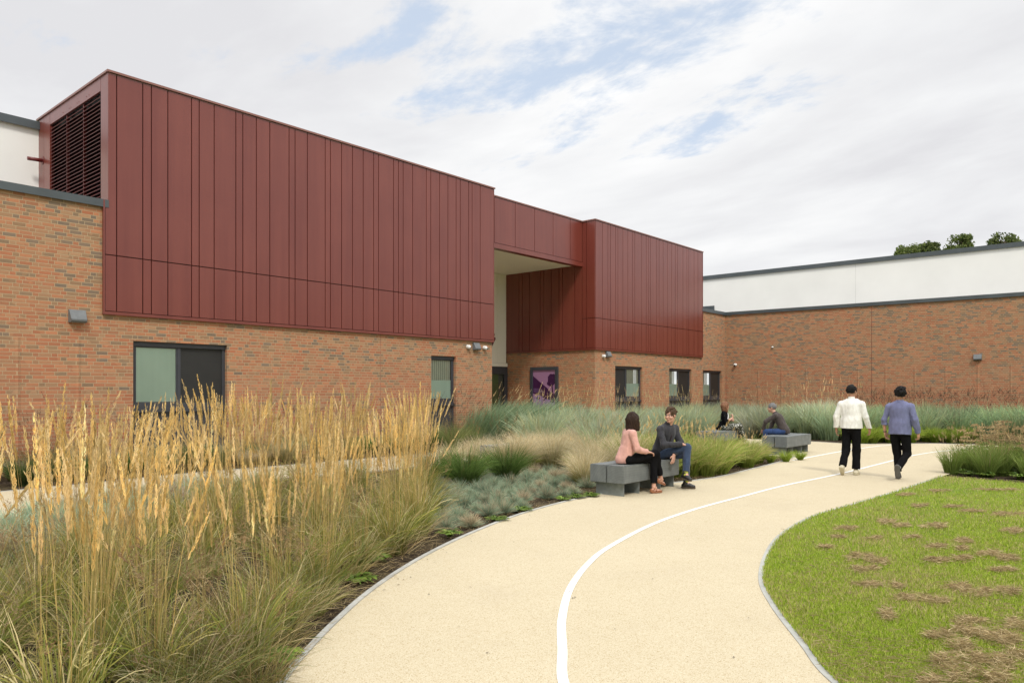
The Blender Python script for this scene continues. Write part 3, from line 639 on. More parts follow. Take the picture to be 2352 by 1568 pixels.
# framed purple picture panel on the recess wall
def panel():
    y1, y0 = 20.17, 18.70; z0, z1 = .68, 2.63; X = XC
    t = empty('picture_panel', 'tall framed panel with a purple tree and roof silhouette on the entrance side wall', 'panel', (X, (y0+y1)/2, z0))
    def P(m, name, mat):
        m.v = [(a-X, b-(y0+y1)/2, c-z0) for a, b, c in m.v]; return m.build(name, mat, t)
    m = MB(); f = .13
    m.box(X-.09, X-.001, y0, y0+f, z0, z1).box(X-.09, X-.001, y1-f, y1, z0, z1).box(X-.09, X-.001, y0+f, y1-f, z1-f, z1).box(X-.09, X-.001, y0+f, y1-f, z0, z0+f)
    P(m, 'frame', M['frame'])
    a0, a1, b0, b1 = y0+f, y1-f, z0+f, z1-f
    # picture coordinates: u from the far (left in the photograph) edge to the near one, v upwards
    def q(u, v, k): return (X-.040-.0015*k, a1+(a0-a1)*u, b0+(b1-b0)*v)
    def sheet(pts, k, m): m.poly([q(min(max(u, 0), 1), min(max(v, 0), 1), k) for u, v in pts])
    c_sky = plain('mauve_print', (0.36, 0.19, 0.33), .4, .05, 2); c_dk = plain('deep_purple_print', (0.055, 0.012, 0.06), .4, .08, 2); c_md = plain('lilac_print', (0.30, 0.18, 0.40), .4, .08, 3)
    m = MB(); m.box(X-.04, X-.03, a0, a1, b0, b1); P(m, 'print_background', c_sky)
    m = MB(); sheet([(0, .86), (.28, .72), (.62, .56), (.80, .44), (1, .40), (1, .12), (.6, .22), (.3, .36), (0, .42)], 1, m)
    r = random.Random(5)
    for k in range(34):
        a = r.uniform(0, 6.3); rr = math.sqrt(r.random()); u = .84+.22*rr*math.cos(a); v = .74+.12*rr*math.sin(a); s = r.uniform(.03, .06)
        sheet([(u+s*1.6*math.cos(i*.7), v+s*math.sin(i*.7)) for i in range(9)], 2+k*.05, m)
    sheet([(.82, .64), (.87, .64), (.90, .40), (.84, .40)], 4.2, m); sheet([(.72, .68), (.75, .68), (.87, .58), (.85, .56)], 4.4, m)
    P(m, 'print_silhouette', c_dk)
    m = MB(); sheet([(.03, .36), (.3, .38), (.55, .28), (1, .24), (1, .06), (.9, 0), (.2, 0)], 5, m)
    for k in range(5): sheet([(.03, .445+.022*k), (.52-.05*k, .445+.022*k), (.52-.05*k, .451+.022*k), (.03, .451+.022*k)], 5.1+.01*k, m)
    P(m, 'print_foreground', c_md)
    for u, v, s in ((.24, .3, .09), (.5, .26, .05), (.86, .22, .10), (.74, .1, .05), (.62, .13, .03)):
        m = MB(); sheet([(u+s*math.cos(i*.9), v+s*.35*math.sin(i*.9)) for i in range(7)], 5.8, m); P(m, 'print_detail', c_dk)
panel()

# the wing across the courtyard, behind the camera: it shows only as a reflection in the metal and the glass
opp = empty('courtyard_wing', 'brick wing with white upper storey across the courtyard, seen only mirrored in the cladding', 'building', (20, -30, 0))
mb = MB(); mb.quad((-50, 0, -.1), (50, 0, -.1), (50, 0, 5.6), (-50, 0, 5.6)); mb.build('brick_wall', M['brick'], opp)
mb = MB(); mb.box(-50, 50, -5, -4, 5.2, 8.4); mb.build('upper_wall', M['render'], opp)
mb = MB(); mb.box(-50, 50, -4, .05, 5.6, 5.7); mb.build('coping', M['coping'], opp)
# drain cover in the side path
dx, dy = G(357, 1140)
t = empty('drain_cover', 'dark metal drain cover in the side path behind the tall golden grass', 'drain cover', (dx, dy, 0), R(8))
MB().box(-.26, .26, -.26, .26, -.02, .004).build('frame', M['steel'], t)
m = MB(); m.box(-.235, .235, -.235, .235, .004, .006)
for k in range(9): m.box(-.21, .21, -.2+k*.05-.012, -.2+k*.05+.012, .006, .012)
m.build('grate', M['black'], t)

# ================================================================ BENCHES
def bench(label, x0, y0, L=1.75, Wd=.62):
    t = empty('timber_bench', label, 'bench', (x0, y0, 0), 0, 'heavy grey timber block benches')
    hw = (Wd-.022)/2
    for j in (0, 1):
        MB().bevbox(0, L, j*(hw+.022), j*(hw+.022)+hw, .2, .48, .009).build('seat_beam', M['timber'], t)
    for sx in (0.10, L-.10-.46):
        m = MB(); p = .012
        m.box(sx, sx+p, .05, Wd-.05, 0, .199); m.box(sx+.46-p, sx+.46, .05, Wd-.05, 0, .199)
        m.box(sx+p, sx+.46-p, Wd-.20, Wd-.20+p, .0, .199); m.box(sx+p, sx+.46-p, .06, Wd-.21, .187, .198)
        m.build('leg', M['steel'], t)
    return t
bench('grey block bench nearest the camera, carrying the woman in pink and the man in charcoal', 9.77, 6.20, 1.78)
bench('grey block bench standing on the buff path under the grey haired man', 18.66, 7.02, 1.75, .64)
bench('grey block bench half hidden by grass under the woman in the black blazer', 19.45, 9.3, 1.75)
bench('grey bench top showing between pale feather grasses, nobody on it', 11.5, 10.25, 1.75)
# ================================================================ VEGETATION
DATA = {}; MERGE = {}; ORD = {}
class Veg:
    """collects ribbons (grass blades, stems, leaves) as numpy arrays with a colour per corner"""
    def __init__(s, seed): s.r = np.random.default_rng(seed); s.V = []; s.Fq = []; s.C = []; s.n = 0
    def ribbons(s, pts, width, col, tip=None, face=None, taper=0.15):
        """pts (n,k,3) centre lines, width (n,), col (n,3) base colour, tip (n,3) tip colour"""
        n, k, _ = pts.shape
        d = np.gradient(pts, axis=1); d /= np.linalg.norm(d, axis=2, keepdims=True)+1e-9
        if face is None:
            a = s.r.uniform(0, 2*np.pi, n); face = np.stack([np.cos(a), np.sin(a), np.zeros(n)], 1)
        side = np.cross(d, face[:, None, :]); side /= np.linalg.norm(side, axis=2, keepdims=True)+1e-6
        t = np.linspace(0, 1, k); w = (1-t**2.2)*(1-taper)+taper; w[0] = .8
        off = side*(width[:, None]*w[None, :])[:, :, None]*.5
        v = np.stack([pts-off, pts+off], 2).reshape(n, k*2, 3)
        tipc = col if tip is None else tip
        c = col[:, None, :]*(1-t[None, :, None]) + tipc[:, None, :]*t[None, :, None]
        c = np.repeat(c, 2, axis=1)
        i = np.arange(k-1)*2; q = np.stack([i, i+1, i+3, i+2], 1)
        f = (s.n + np.arange(n)[:, None, None]*(2*k) + q[None]).reshape(-1, 4)
        s.V.append(v.reshape(-1, 3)); s.C.append(c.reshape(-1, 3)); s.Fq.append(f); s.n += n*k*2
    def arc(s, base, az, lean0, lean1, L, k=5, wig=0.0):
        """centre lines that start at lean0 from the vertical and bend to lean1"""
        n = len(L); t = np.linspace(0, 1, k)
        ang = lean0[:, None] + (lean1-lean0)[:, None]*t[None, :]**1.3
        dr = np.sin(ang)*L[:, None]/(k-1); dz = np.cos(ang)*L[:, None]/(k-1)
        r = np.concatenate([np.zeros((n, 1)), np.cumsum(dr[:, :-1], 1)], 1); z = np.concatenate([np.zeros((n, 1)), np.cumsum(dz[:, :-1], 1)], 1)
        a = az[:, None] + wig*s.r.normal(0, 1, (n, 1))*t[None, :]
        p = np.stack([r*np.cos(a), r*np.sin(a), z], 2) + base[:, None, :]
        return p
    def disc(s, n, rad):
        a = s.r.uniform(0, 2*np.pi, n); q = np.sqrt(s.r.random(n))*rad
        return np.stack([q*np.cos(a), q*np.sin(a), np.zeros(n)], 1), a
    def col(s, n, *cs, var=.15):
        cs = np.array(cs); c = cs[s.r.integers(0, len(cs), n)]
        return np.clip(c*(1+s.r.normal(0, var, (n, 1))), 0.004, 1)
    def mesh(s, name, mat=None):
        V = np.concatenate(s.V).astype(np.float32); Q = np.concatenate(s.Fq).astype(np.int32); C = np.concatenate(s.C).astype(np.float32)
        me = bpy.data.meshes.new(name); me.vertices.add(len(V)); me.vertices.foreach_set('co', V.ravel())
        me.loops.add(Q.size); me.loops.foreach_set('vertex_index', Q.ravel())
        me.polygons.add(len(Q)); me.polygons.foreach_set('loop_start', np.arange(len(Q), dtype=np.int32)*4)
        try: me.polygons.foreach_set('loop_total', np.full(len(Q), 4, dtype=np.int32))
        except Exception: pass
        me.update(calc_edges=True)
        ca = me.color_attributes.new('Col', 'FLOAT_COLOR', 'POINT')
        ca.data.foreach_set('color', np.concatenate([C, np.ones((len(C), 1), np.float32)], 1).ravel())
        me.materials.append(mat or M['fol']); DATA[me.name] = (V, Q, C); return me
STRAW = (0.70, 0.52, 0.22); GOLD = (0.68, 0.48, 0.19); PALE = (0.76, 0.62, 0.38); OLIVE = (0.31, 0.29, 0.06); GREEN = (0.15, 0.21, 0.04)
DRYB = (0.50, 0.36, 0.16); BLUE2 = (0.38, 0.47, 0.33); DKGR = (0.06, 0.11, 0.03); LIME = (0.22, 0.30, 0.04)
def plumes(v, P, lens, col, fat=.014, spk=26, slen=.035, up=.35, sw=.0045):
    """seed heads: short spikelets set all round the top part of each stem. P (n,k,3)"""
    n, k, _ = P.shape; m = spk
    t = np.clip(v.r.beta(1.1, 1.25, (n, m)), 0, 1)
    end = P[:, -1]; prev = P[:, -2]; d = end-prev; d /= np.linalg.norm(d, axis=1, keepdims=True)
    start = end - d*0
    b = start[:, None, :] + d[:, None, :]*(t*lens[:, None])[:, :, None]
    a = v.r.uniform(0, 2*np.pi, (n, m)); w = fat*(np.sin(np.pi*np.clip(t*.9+.08, 0, 1))**.8+.15)
    o = np.stack([np.cos(a), np.sin(a), np.zeros((n, m))], 2)
    dirv = d[:, None, :]*1.0 + o*up*v.r.uniform(.3, 1.2, (n, m, 1)); dirv /= np.linalg.norm(dirv, axis=2, keepdims=True)
    ln = slen*v.r.uniform(.6, 1.4, (n, m, 1))*(1.15-t[:, :, None]*.6)
    p0 = (b + o*w[:, :, None]*.25).reshape(-1, 3); p1 = (b + o*w[:, :, None]*.25 + dirv*ln).reshape(-1, 3)
    mid = (p0+p1)/2 + (o*w[:, :, None]*.4).reshape(-1, 3)
    c = np.repeat(col, m, 0)*(1+v.r.normal(0, .14, (n*m, 1)))
    v.ribbons(np.stack([p0, mid, p1], 1), np.full(n*m, sw), np.clip(c, .01, 1), taper=.3)
def reed(seed, n=30, h=1.3, blades=170, lean=.10, wind=(.5, -.3)):
    v = Veg(seed)
    b, a = v.disc(n, .11); L = v.r.uniform(.66, 1.08, n)*h; az = np.arctan2(b[:, 1]+wind[1]*.08, b[:, 0]+wind[0]*.08)+v.r.normal(0, .6, n)
    l0 = np.abs(v.r.normal(.02, .03, n)); l1 = l0+np.abs(v.r.normal(lean*.9, lean*.9, n))
    P = v.arc(b, az, l0, l1, L, 7, .1)
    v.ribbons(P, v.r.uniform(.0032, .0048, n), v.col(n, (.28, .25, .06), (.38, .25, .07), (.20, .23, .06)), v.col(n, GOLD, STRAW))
    plumes(v, P, v.r.uniform(.22, .38, n), v.col(n, STRAW, (.66, .47, .17), (.78, .60, .31), (.73, .54, .23)), .010, 84, .034, .13)
    m = blades; b, a = v.disc(m, .12); L = v.r.uniform(.22, .64, m); az = a+v.r.normal(0, .5, m)
    l0 = v.r.uniform(.02, .30, m); l1 = l0+v.r.uniform(.2, 1.9, m)
    P = v.arc(b, az, l0, l1, L, 7, .25)
    v.ribbons(P, v.r.uniform(.005, .011, m), v.col(m, (.18, .18, .04), (.07, .12, .02), (.30, .24, .08), (.11, .14, .03)), v.col(m, (.54, .46, .13), (.22, .28, .06), OLIVE, (.78, .66, .36), (.30, .34, .07)))
    m = blades//6; b, a = v.disc(m, .17); L = v.r.uniform(.25, .6, m); l0 = v.r.uniform(.5, 1.2, m); l1 = l0+v.r.uniform(.2, 1.2, m)
    v.ribbons(v.arc(b, a+v.r.normal(0, .6, m), l0, l1, L, 6, .3), v.r.uniform(.003, .006, m), v.col(m, DRYB, (.50, .38, .19), (.33, .27, .11)), v.col(m, (.55, .42, .22), (.66, .54, .33)))
    return v.mesh('reed_grass_blades')
def low_straw(seed):
    v = Veg(seed); m = 300; b, a = v.disc(m, .2); L = v.r.uniform(.2, .58, m); l0 = v.r.uniform(.1, .8, m); l1 = l0+v.r.uniform(.3, 1.6, m)
    v.ribbons(v.arc(b, a+v.r.normal(0, .5, m), l0, l1, L, 7, .3), v.r.uniform(.003, .007, m), v.col(m, OLIVE, GREEN, DRYB, (.20, .25, .07)), v.col(m, (.58, .50, .26), OLIVE, (.44, .40, .16), (.74, .62, .38), (.26, .34, .10)))
    n = 9; b, a = v.disc(n, .12); L = v.r.uniform(.5, .8, n); P = v.arc(b, a, v.r.uniform(0, .25, n), v.r.uniform(.2, .6, n), L, 6, .2)
    v.ribbons(P, np.full(n, .0028), v.col(n, (.34, .27, .10), DRYB)); plumes(v, P, v.r.uniform(.1, .2, n), v.col(n, (.50, .38, .20), (.42, .30, .15)), .03, 22, .035, .9)
    return v.mesh('straw_grass_blades')
def fescue(seed, dry=.3, h=.27):
    v = Veg(seed); m = 560; b, a = v.disc(m, .05); az = v.r.uniform(0, 2*np.pi, m); q = np.sqrt(v.r.random(m))
    l0 = q*1.25; l1 = l0+v.r.uniform(.05, .4, m); L = h*v.r.uniform(.75, 1.15, m)*(1-.12*q)
    tip = v.col(m, (.40, .51, .33), (.50, .58, .40), (.36, .50, .35)); dm = v.r.random(m) < dry*np.where(q < .65, 1.5, .5)
    tip[dm] = v.col(int(dm.sum()), (.70, .55, .36), (.62, .50, .34))
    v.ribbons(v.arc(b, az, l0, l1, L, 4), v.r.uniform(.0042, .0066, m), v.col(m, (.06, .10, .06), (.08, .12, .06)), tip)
    return v.mesh('fescue_blades')
def feather(seed, h=.72):
    v = Veg(seed); m = 620; b, a = v.disc(m, .10); L = h*v.r.uniform(.6, 1.1, m); l0 = v.r.uniform(0, .55, m); l1 = l0+v.r.uniform(.3, 1.5, m)
    az = a+v.r.normal(0, .5, m)
    v.ribbons(v.arc(b, az, l0, l1, L, 7, .25), v.r.uniform(.0036, .0062, m), v.col(m, (.20, .21, .05), (.30, .27, .08)), v.col(m, (.86, .73, .46), (.90, .79, .56), (.76, .60, .34)))
    m = 420; b, a = v.disc(m, .10); L = h*.55*v.r.uniform(.6, 1.1, m); l0 = v.r.uniform(0, .8, m)
    v.ribbons(v.arc(b, a, l0, l0+v.r.uniform(.2, .8, m), L, 5, .2), v.r.uniform(.003, .0045, m), v.col(m, (.13, .16, .03), (.22, .22, .05)), v.col(m, (.36, .34, .10), (.56, .46, .22)))
    return v.mesh('feather_grass_blades')
def tussock(seed, cols, tips, h=.6, m=700, rad=.12, w=.006, spread=1.0, stems=0, stemh=1.0, stemcol=(.12, .07, .04), lean=(0, 0), head=.18, hw=.018, droop=.5):
    v = Veg(seed); b, a = v.disc(m, rad); L = h*v.r.uniform(.55, 1.1, m); l0 = v.r.uniform(0, .42*spread, m); l1 = l0+v.r.uniform(.2, 1.35*spread, m)
    P = v.arc(b, a+v.r.normal(0, .4, m), l0, l1, L, 6, .2)
    t = np.linspace(0, 1, 6)[None, :, None]**1.4*L[:, None, None]; P = P + t*np.array([lean[0], lean[1], -.1*(lean[0]**2+lean[1]**2)])
    v.ribbons(P, v.r.uniform(w*.6, w*1.15, m), v.col(m, *cols), v.col(m, *tips))
    if stems:
        n = stems; b, a = v.disc(n, rad*.8); L = stemh*v.r.uniform(.8, 1.1, n); l0 = v.r.uniform(0, .22, n); l1 = l0+v.r.uniform(.05, droop, n)
        P = v.arc(b, a+v.r.normal(0, .5, n), l0, l1, L, 8, .15)
        t = np.linspace(0, 1, 8)[None, :, None]**1.3*L[:, None, None]; P = P + t*np.array([lean[0], lean[1], 0])
        sc_ = v.col(n, stemcol); v.ribbons(P, np.full(n, .0032), sc_); plumes(v, P, v.r.uniform(.7, 1.3, n)*head, sc_, hw, 34, .022, .35)
    return v.mesh('tussock_blades')
def sedum(seed):
    v = Veg(seed); n = 17; b, a = v.disc(n, .16); L = v.r.uniform(.30, .62, n)
    P = v.arc(b, a, v.r.uniform(0, .3, n), v.r.uniform(.1, .45, n), L, 5); v.ribbons(P, np.full(n, .008), v.col(n, (.16, .17, .06), (.26, .19, .09)))
    for i in range(n):
        top = P[i, -1]; m = 70; q = v.r.random(m)**.5*.065; aa = v.r.uniform(0, 6.28, m)
        c = top + np.stack([q*np.cos(aa), q*np.sin(aa), v.r.uniform(-.012, .018, m)-q*.25], 1)
        d = v.r.normal(0, 1, (m, 3)); d /= np.linalg.norm(d, axis=1, keepdims=True); d *= .008
        v.ribbons(np.stack([c-d, c, c+d], 1), np.full(m, .010), v.col(m, (.42, .30, .15), (.55, .42, .22), (.30, .20, .10)), taper=.7)
        m = 26; k = v.r.integers(1, 4, m); c = P[i, k]; aa = v.r.uniform(0, 6.28, m); o = np.stack([np.cos(aa), np.sin(aa), v.r.uniform(-.1, .6, m)], 1)*.05
        v.ribbons(np.stack([c, c+o*.5, c+o+[0, 0, -.01]], 1), np.full(m, .018), v.col(m, (.12, .19, .05), (.17, .22, .06)), taper=.3)
    return v.mesh('sedum_stems')
def weed(seed, R_=.16, n=26):
    v = Veg(seed)
    for i in range(n):
        a = v.r.uniform(0, 6.28); l = R_*v.r.uniform(.4, 1.2); w = v.r.uniform(.02, .045)
        t = np.linspace(0, 1, 6)[:, None]; d = np.array([math.cos(a), math.sin(a), 0]); z = np.array([0, 0, 1.])
        p = d*l*t + z*(np.sin(t*2.4)*.07*v.r.uniform(.4, 1.4))
        v.ribbons(p[None], np.array([w]), v.col(1, (.13, .22, .03), (.20, .28, .05), (.09, .16, .03)), face=z[None]*1.0+d[None]*.01, taper=.15)
        for q in (.4, .6, .8):
            for sg in (-1, 1):
                s0 = (d*l*q+z*.05); e = s0+np.array([-d[1], d[0], 0])*sg*w*1.2+d*w*.8
                v.ribbons(np.stack([s0, (s0+e)/2+z*.006, e])[None], np.array([w*.7]), v.col(1, (.14, .23, .03), (.20, .28, .04)), face=z[None]+d[None]*.01, taper=.2)
    return v.mesh('weed_leaves')
DARKP = (.085, .055, .035)
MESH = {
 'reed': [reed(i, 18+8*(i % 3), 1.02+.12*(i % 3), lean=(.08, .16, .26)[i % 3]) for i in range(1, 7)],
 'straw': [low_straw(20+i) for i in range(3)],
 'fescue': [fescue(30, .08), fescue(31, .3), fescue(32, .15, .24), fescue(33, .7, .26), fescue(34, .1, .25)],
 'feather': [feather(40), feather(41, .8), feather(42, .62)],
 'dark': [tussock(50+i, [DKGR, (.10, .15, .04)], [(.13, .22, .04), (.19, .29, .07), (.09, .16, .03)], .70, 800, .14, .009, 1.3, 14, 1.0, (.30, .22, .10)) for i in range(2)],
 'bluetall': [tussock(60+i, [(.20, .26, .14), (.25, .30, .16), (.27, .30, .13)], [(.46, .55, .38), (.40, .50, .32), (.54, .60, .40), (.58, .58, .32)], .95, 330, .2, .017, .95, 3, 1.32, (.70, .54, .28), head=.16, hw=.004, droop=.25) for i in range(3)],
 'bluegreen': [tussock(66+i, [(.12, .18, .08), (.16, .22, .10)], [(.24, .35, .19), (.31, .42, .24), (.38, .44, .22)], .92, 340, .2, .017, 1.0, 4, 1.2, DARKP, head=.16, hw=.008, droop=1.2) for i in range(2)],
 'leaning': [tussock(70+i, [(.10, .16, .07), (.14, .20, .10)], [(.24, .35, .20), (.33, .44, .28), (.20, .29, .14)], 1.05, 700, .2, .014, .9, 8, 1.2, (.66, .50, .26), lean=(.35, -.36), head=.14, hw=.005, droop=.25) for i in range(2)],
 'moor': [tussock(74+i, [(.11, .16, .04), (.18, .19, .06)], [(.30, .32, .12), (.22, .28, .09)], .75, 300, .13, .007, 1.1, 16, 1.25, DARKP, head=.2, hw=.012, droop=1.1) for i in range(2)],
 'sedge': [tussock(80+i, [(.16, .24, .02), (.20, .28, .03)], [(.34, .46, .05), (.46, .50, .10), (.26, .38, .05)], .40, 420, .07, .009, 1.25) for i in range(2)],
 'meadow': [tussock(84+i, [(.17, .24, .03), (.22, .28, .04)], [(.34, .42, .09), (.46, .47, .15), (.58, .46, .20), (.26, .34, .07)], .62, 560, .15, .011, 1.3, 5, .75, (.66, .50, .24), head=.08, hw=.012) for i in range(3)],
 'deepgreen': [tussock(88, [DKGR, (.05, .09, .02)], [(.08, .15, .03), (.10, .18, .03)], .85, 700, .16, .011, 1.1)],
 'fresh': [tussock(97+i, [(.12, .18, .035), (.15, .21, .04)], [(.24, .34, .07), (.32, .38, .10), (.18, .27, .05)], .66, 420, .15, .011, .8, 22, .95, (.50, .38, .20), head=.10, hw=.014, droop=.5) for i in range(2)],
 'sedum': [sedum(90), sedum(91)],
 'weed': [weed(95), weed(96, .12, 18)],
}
INFO = {'reed': ('reed_clump', 'reed plant'), 'straw': ('straw_tuft', 'plant'), 'fescue': ('blue_fescue', 'fescue'), 'feather': ('feather_clump', 'plant'),
 'dark': ('green_tussock', 'tussock'), 'bluetall': ('oat_clump', 'plant'), 'bluegreen': ('drooping_clump', 'plant'), 'leaning': ('leaning_clump', 'plant'),
 'moor': ('plumed_clump', 'plant'), 'sedge': ('sedge_tuft', 'sedge'), 'meadow': ('meadow_clump', 'plant'), 'deepgreen': ('strappy_plant', 'plant'), 'fresh': ('bed_clump', 'plant'), 'sedum': ('sedum_plant', 'sedum'), 'weed': ('leafy_weed', 'weed')}
PRNG = np.random.default_rng(77)
def plant(kind, x, y, label=None, group=None, s=1.0, z=-.02, rz=None, var=.15, merge=None, order=None):
    """one clump: an object of its own, or (merge) a piece of one mass of planting nobody could count"""
    me = MESH[kind]; me = me[random.randrange(len(me))]
    k = s*random.uniform(1-var, 1+var); a = random.uniform(0, 6.28) if rz is None else rz+random.uniform(-.3, .3); sx, sy = k*random.uniform(.92, 1.08), k*random.uniform(.92, 1.08)
    if merge: MERGE.setdefault(merge, []).append((me.name, x, y, z, a, sx, sy, k)); return
    o = bpy.data.objects.new(INFO[kind][0], me); COL.objects.link(o)
    o.location = (x, y, z); o.rotation_euler = (0, 0, a); o.scale = (sx, sy, k)
    tag(o, label, INFO[kind][1], group)
    if order: ORD.setdefault((order, group), []).append(o)
    return o
def build_merged():
    for (name, label, cat), items in MERGE.items():
        Vs, Qs, Cs, n = [], [], [], 0
        for mn, x, y, z, a, sx, sy, k in items:
            V, Q, C = DATA[mn]; ca, sa = math.cos(a), math.sin(a)
            X, Y, Z = V[:, 0]*sx, V[:, 1]*sy, V[:, 2]*k
            Vs.append(np.stack([X*ca-Y*sa+x, X*sa+Y*ca+y, Z+z], 1)); Qs.append(Q+n); Cs.append(np.clip(C*PRNG.uniform(.68, 1.22)*(1+PRNG.normal(0, .05, 3)), 0, 1)); n += len(V)
        v = Veg(0); v.V, v.Fq, v.C = Vs, Qs, Cs
        me = v.mesh(name); DATA.pop(me.name, None); tag(meshobj(name, me), label, cat, kind='stuff')
WORDS = ['first', 'second', 'third', 'fourth', 'fifth', 'sixth', 'seventh', 'eighth', 'ninth', 'tenth', 'eleventh', 'twelfth', 'thirteenth', 'fourteenth', 'fifteenth', 'sixteenth', 'seventeenth', 'eighteenth', 'nineteenth', 'twentieth'] + ['twenty-'+w for w in ('first', 'second', 'third', 'fourth', 'fifth', 'sixth', 'seventh', 'eighth', 'ninth')]+['thirtieth']
def order_labels():
    """tell the clumps of one planting apart: row by row away from the camera, and from the left in each row"""
    for (desc, group), obs in ORD.items():
        q = sorted(obs, key=lambda o: depth(o.location.x, o.location.y)); rows = max(1, int(round(math.sqrt(len(q)/3.2)))); per = math.ceil(len(q)/rows)
        for r_ in range(rows):
            row = sorted(q[r_*per:(r_+1)*per], key=lambda o: pixel(o.location.x, o.location.y)[0])
            for i, o in enumerate(row):
                o['label'] = desc+', '+WORDS[min(i, 29)]+' from the left'+('' if rows == 1 else ' in the '+('front' if r_ == 0 else WORDS[r_])+' row')
def inside(p, poly):
    x, y = p; c = False; n = len(poly)
    for i in range(n):
        x0, y0 = poly[i]; x1, y1 = poly[(i+1) % n]
        if (y0 > y) != (y1 > y) and x < (x1-x0)*(y-y0)/(y1-y0)+x0: c = not c
    return c
def pixel(x, y, z=0):
    Z = depth(x, y); return 1176+F_*(x*ST-y*CT)/Z, HZ+F_*(1.65-z)/Z, Z
def scatter(poly, d, seed, jitter=.3, margin=(-160, 2520)):
    """jittered hex grid inside an outline, kept to what the picture could see"""
    r = random.Random(seed); xs = [p[0] for p in poly]; ys = [p[1] for p in poly]; out = []
    y = min(ys); row = 0
    while y < max(ys):
        x = min(xs)+(d/2 if row % 2 else 0)
        while x < max(xs):
            q = (x+r.uniform(-jitter, jitter)*d, y+r.uniform(-jitter, jitter)*d)
            if inside(q, poly) and depth(*q) > 1.5:
                px, py, Z = pixel(*q)
                if margin[0]-200/Z < px < margin[1]: out.append(q)
            x += d
        y += d*.87; row += 1
    return out
# ---- bed between the main path and the side path
def pxpoly(*p): return [G(a, b) for a, b in p]
EL = EDGE_L
def edge_dist(q, line=EL): return min(math.hypot(q[0]-a, q[1]-b) for a, b in line)
UNDER = ('straw_grass', 'low arching straw and olive grass between the golden reed clumps', 'grass')
reed_poly = [(-1.2, 1.6), (.6, 2.2), (1.25, 2.9)] + [G(*p) for p in ((590, 1600), (640, 1500), (720, 1440), (800, 1370), (880, 1295), (960, 1245), (1005, 1225), (1000, 1165), (1010, 1120))] + [(8.6, 10.2), (6.4, 10.9), (5.4, 10.6), (4.5, 9.7), (3.6, 8.7), (2.4, 8.1), (.8, 7.6), (-1.5, 7.4)]
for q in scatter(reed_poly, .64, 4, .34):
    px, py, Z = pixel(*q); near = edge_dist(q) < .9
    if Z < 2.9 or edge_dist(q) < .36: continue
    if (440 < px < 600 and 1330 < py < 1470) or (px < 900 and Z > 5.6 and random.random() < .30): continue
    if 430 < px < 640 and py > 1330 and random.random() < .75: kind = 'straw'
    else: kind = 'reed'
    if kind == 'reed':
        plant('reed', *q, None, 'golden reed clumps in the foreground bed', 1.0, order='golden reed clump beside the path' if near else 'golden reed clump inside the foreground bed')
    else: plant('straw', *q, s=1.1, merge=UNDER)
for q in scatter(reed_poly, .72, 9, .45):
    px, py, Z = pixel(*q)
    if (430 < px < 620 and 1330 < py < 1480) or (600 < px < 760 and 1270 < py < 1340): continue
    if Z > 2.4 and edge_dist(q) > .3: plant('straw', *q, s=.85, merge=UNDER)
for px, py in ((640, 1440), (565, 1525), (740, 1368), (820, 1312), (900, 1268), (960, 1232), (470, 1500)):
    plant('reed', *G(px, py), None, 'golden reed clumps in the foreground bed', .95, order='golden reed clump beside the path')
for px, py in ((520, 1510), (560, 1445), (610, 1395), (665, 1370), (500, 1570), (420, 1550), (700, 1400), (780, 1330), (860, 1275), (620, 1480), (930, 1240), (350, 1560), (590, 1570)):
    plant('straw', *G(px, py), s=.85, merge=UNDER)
# blue tufts along the near side of the side path
sp = [(-1.5, 7.6), (.8, 7.8), (2.4, 8.3), (3.6, 8.9), (4.5, 9.9), (5.4, 10.8), (6.6, 11.2), (6.2, 12.0), (4.5, 11.3), (2.7, 10.35), (0, 9.7), (-1.5, 9.3)]
for q in scatter(sp, .42, 12, .3): plant('fescue', *q, s=1.4, merge=('fescue_grass', 'blue green tufted grass along the side path behind the golden reeds', 'grass'))
# the fescue carpet by the main path
carpet = [G(1000, 1222), G(1000, 1165), G(1008, 1110), G(1100, 1092), G(1200, 1078), G(1290, 1068), G(1352, 1080), G(1362, 1112), G(1345, 1142), G(1200, 1180), G(1100, 1218)]
for q in scatter(carpet, .40, 14, .22):
    if edge_dist(q) < .2: continue
    plant('fescue', *q, None, 'blue fescue tufts in the carpet', .78, var=.22, order='rounded blue fescue tuft of the carpet')
# dark green tussocks behind the fescue
for px, py, s in ((1068, 1118, 1.1), (1162, 1106, 1.05)):
    plant('dark', *G(px, py), 'dark green %s tussock behind the blue fescue carpet' % ('left' if px < 1100 else 'right'), 'pair of dark green tussocks', s)
plant('dark', *G(1010, 1105), 'dark green tussock half hidden behind the last golden reed clump', None, .9)
# feather grass band
fp = [G(1010, 1080), G(1110, 1068), G(1200, 1086), G(1250, 1072), G(1290, 1060), G(1350, 1072), (10.3, 7.4), (12.6, 7.2), (13.6, 7.6), (14.4, 9.2), (13.4, 10.9), (11.0, 11.6), (9.3, 11.5)]
for q in scatter(fp, .50, 21, .3):
    px, py, Z = pixel(*q)
    if 11.1 < q[0] < 13.2 and 10.15 < q[1] < 11.1: continue
    if 9.6 < q[0] < 11.8 and q[1] < 7.15: continue
    plant('feather', *q, None, 'pale feather grass clumps', 1.0, order='pale blond feather clump behind the nearest bench' if px > 1300 else 'pale blond feather clump behind the tussocks')
for px, py in ((1200, 1084), (1238, 1072), (1272, 1080), (1303, 1068), (1222, 1060), (1262, 1062), (1310, 1054), (1350, 1062), (1340, 1076), (1180, 1068), (1150, 1062), (1118, 1058), (1090, 1060), (1205, 1048), (1245, 1048)): plant('feather', *G(px, py), None, 'pale feather grass clumps', 1.12, order='pale blond feather clump behind the tussocks')
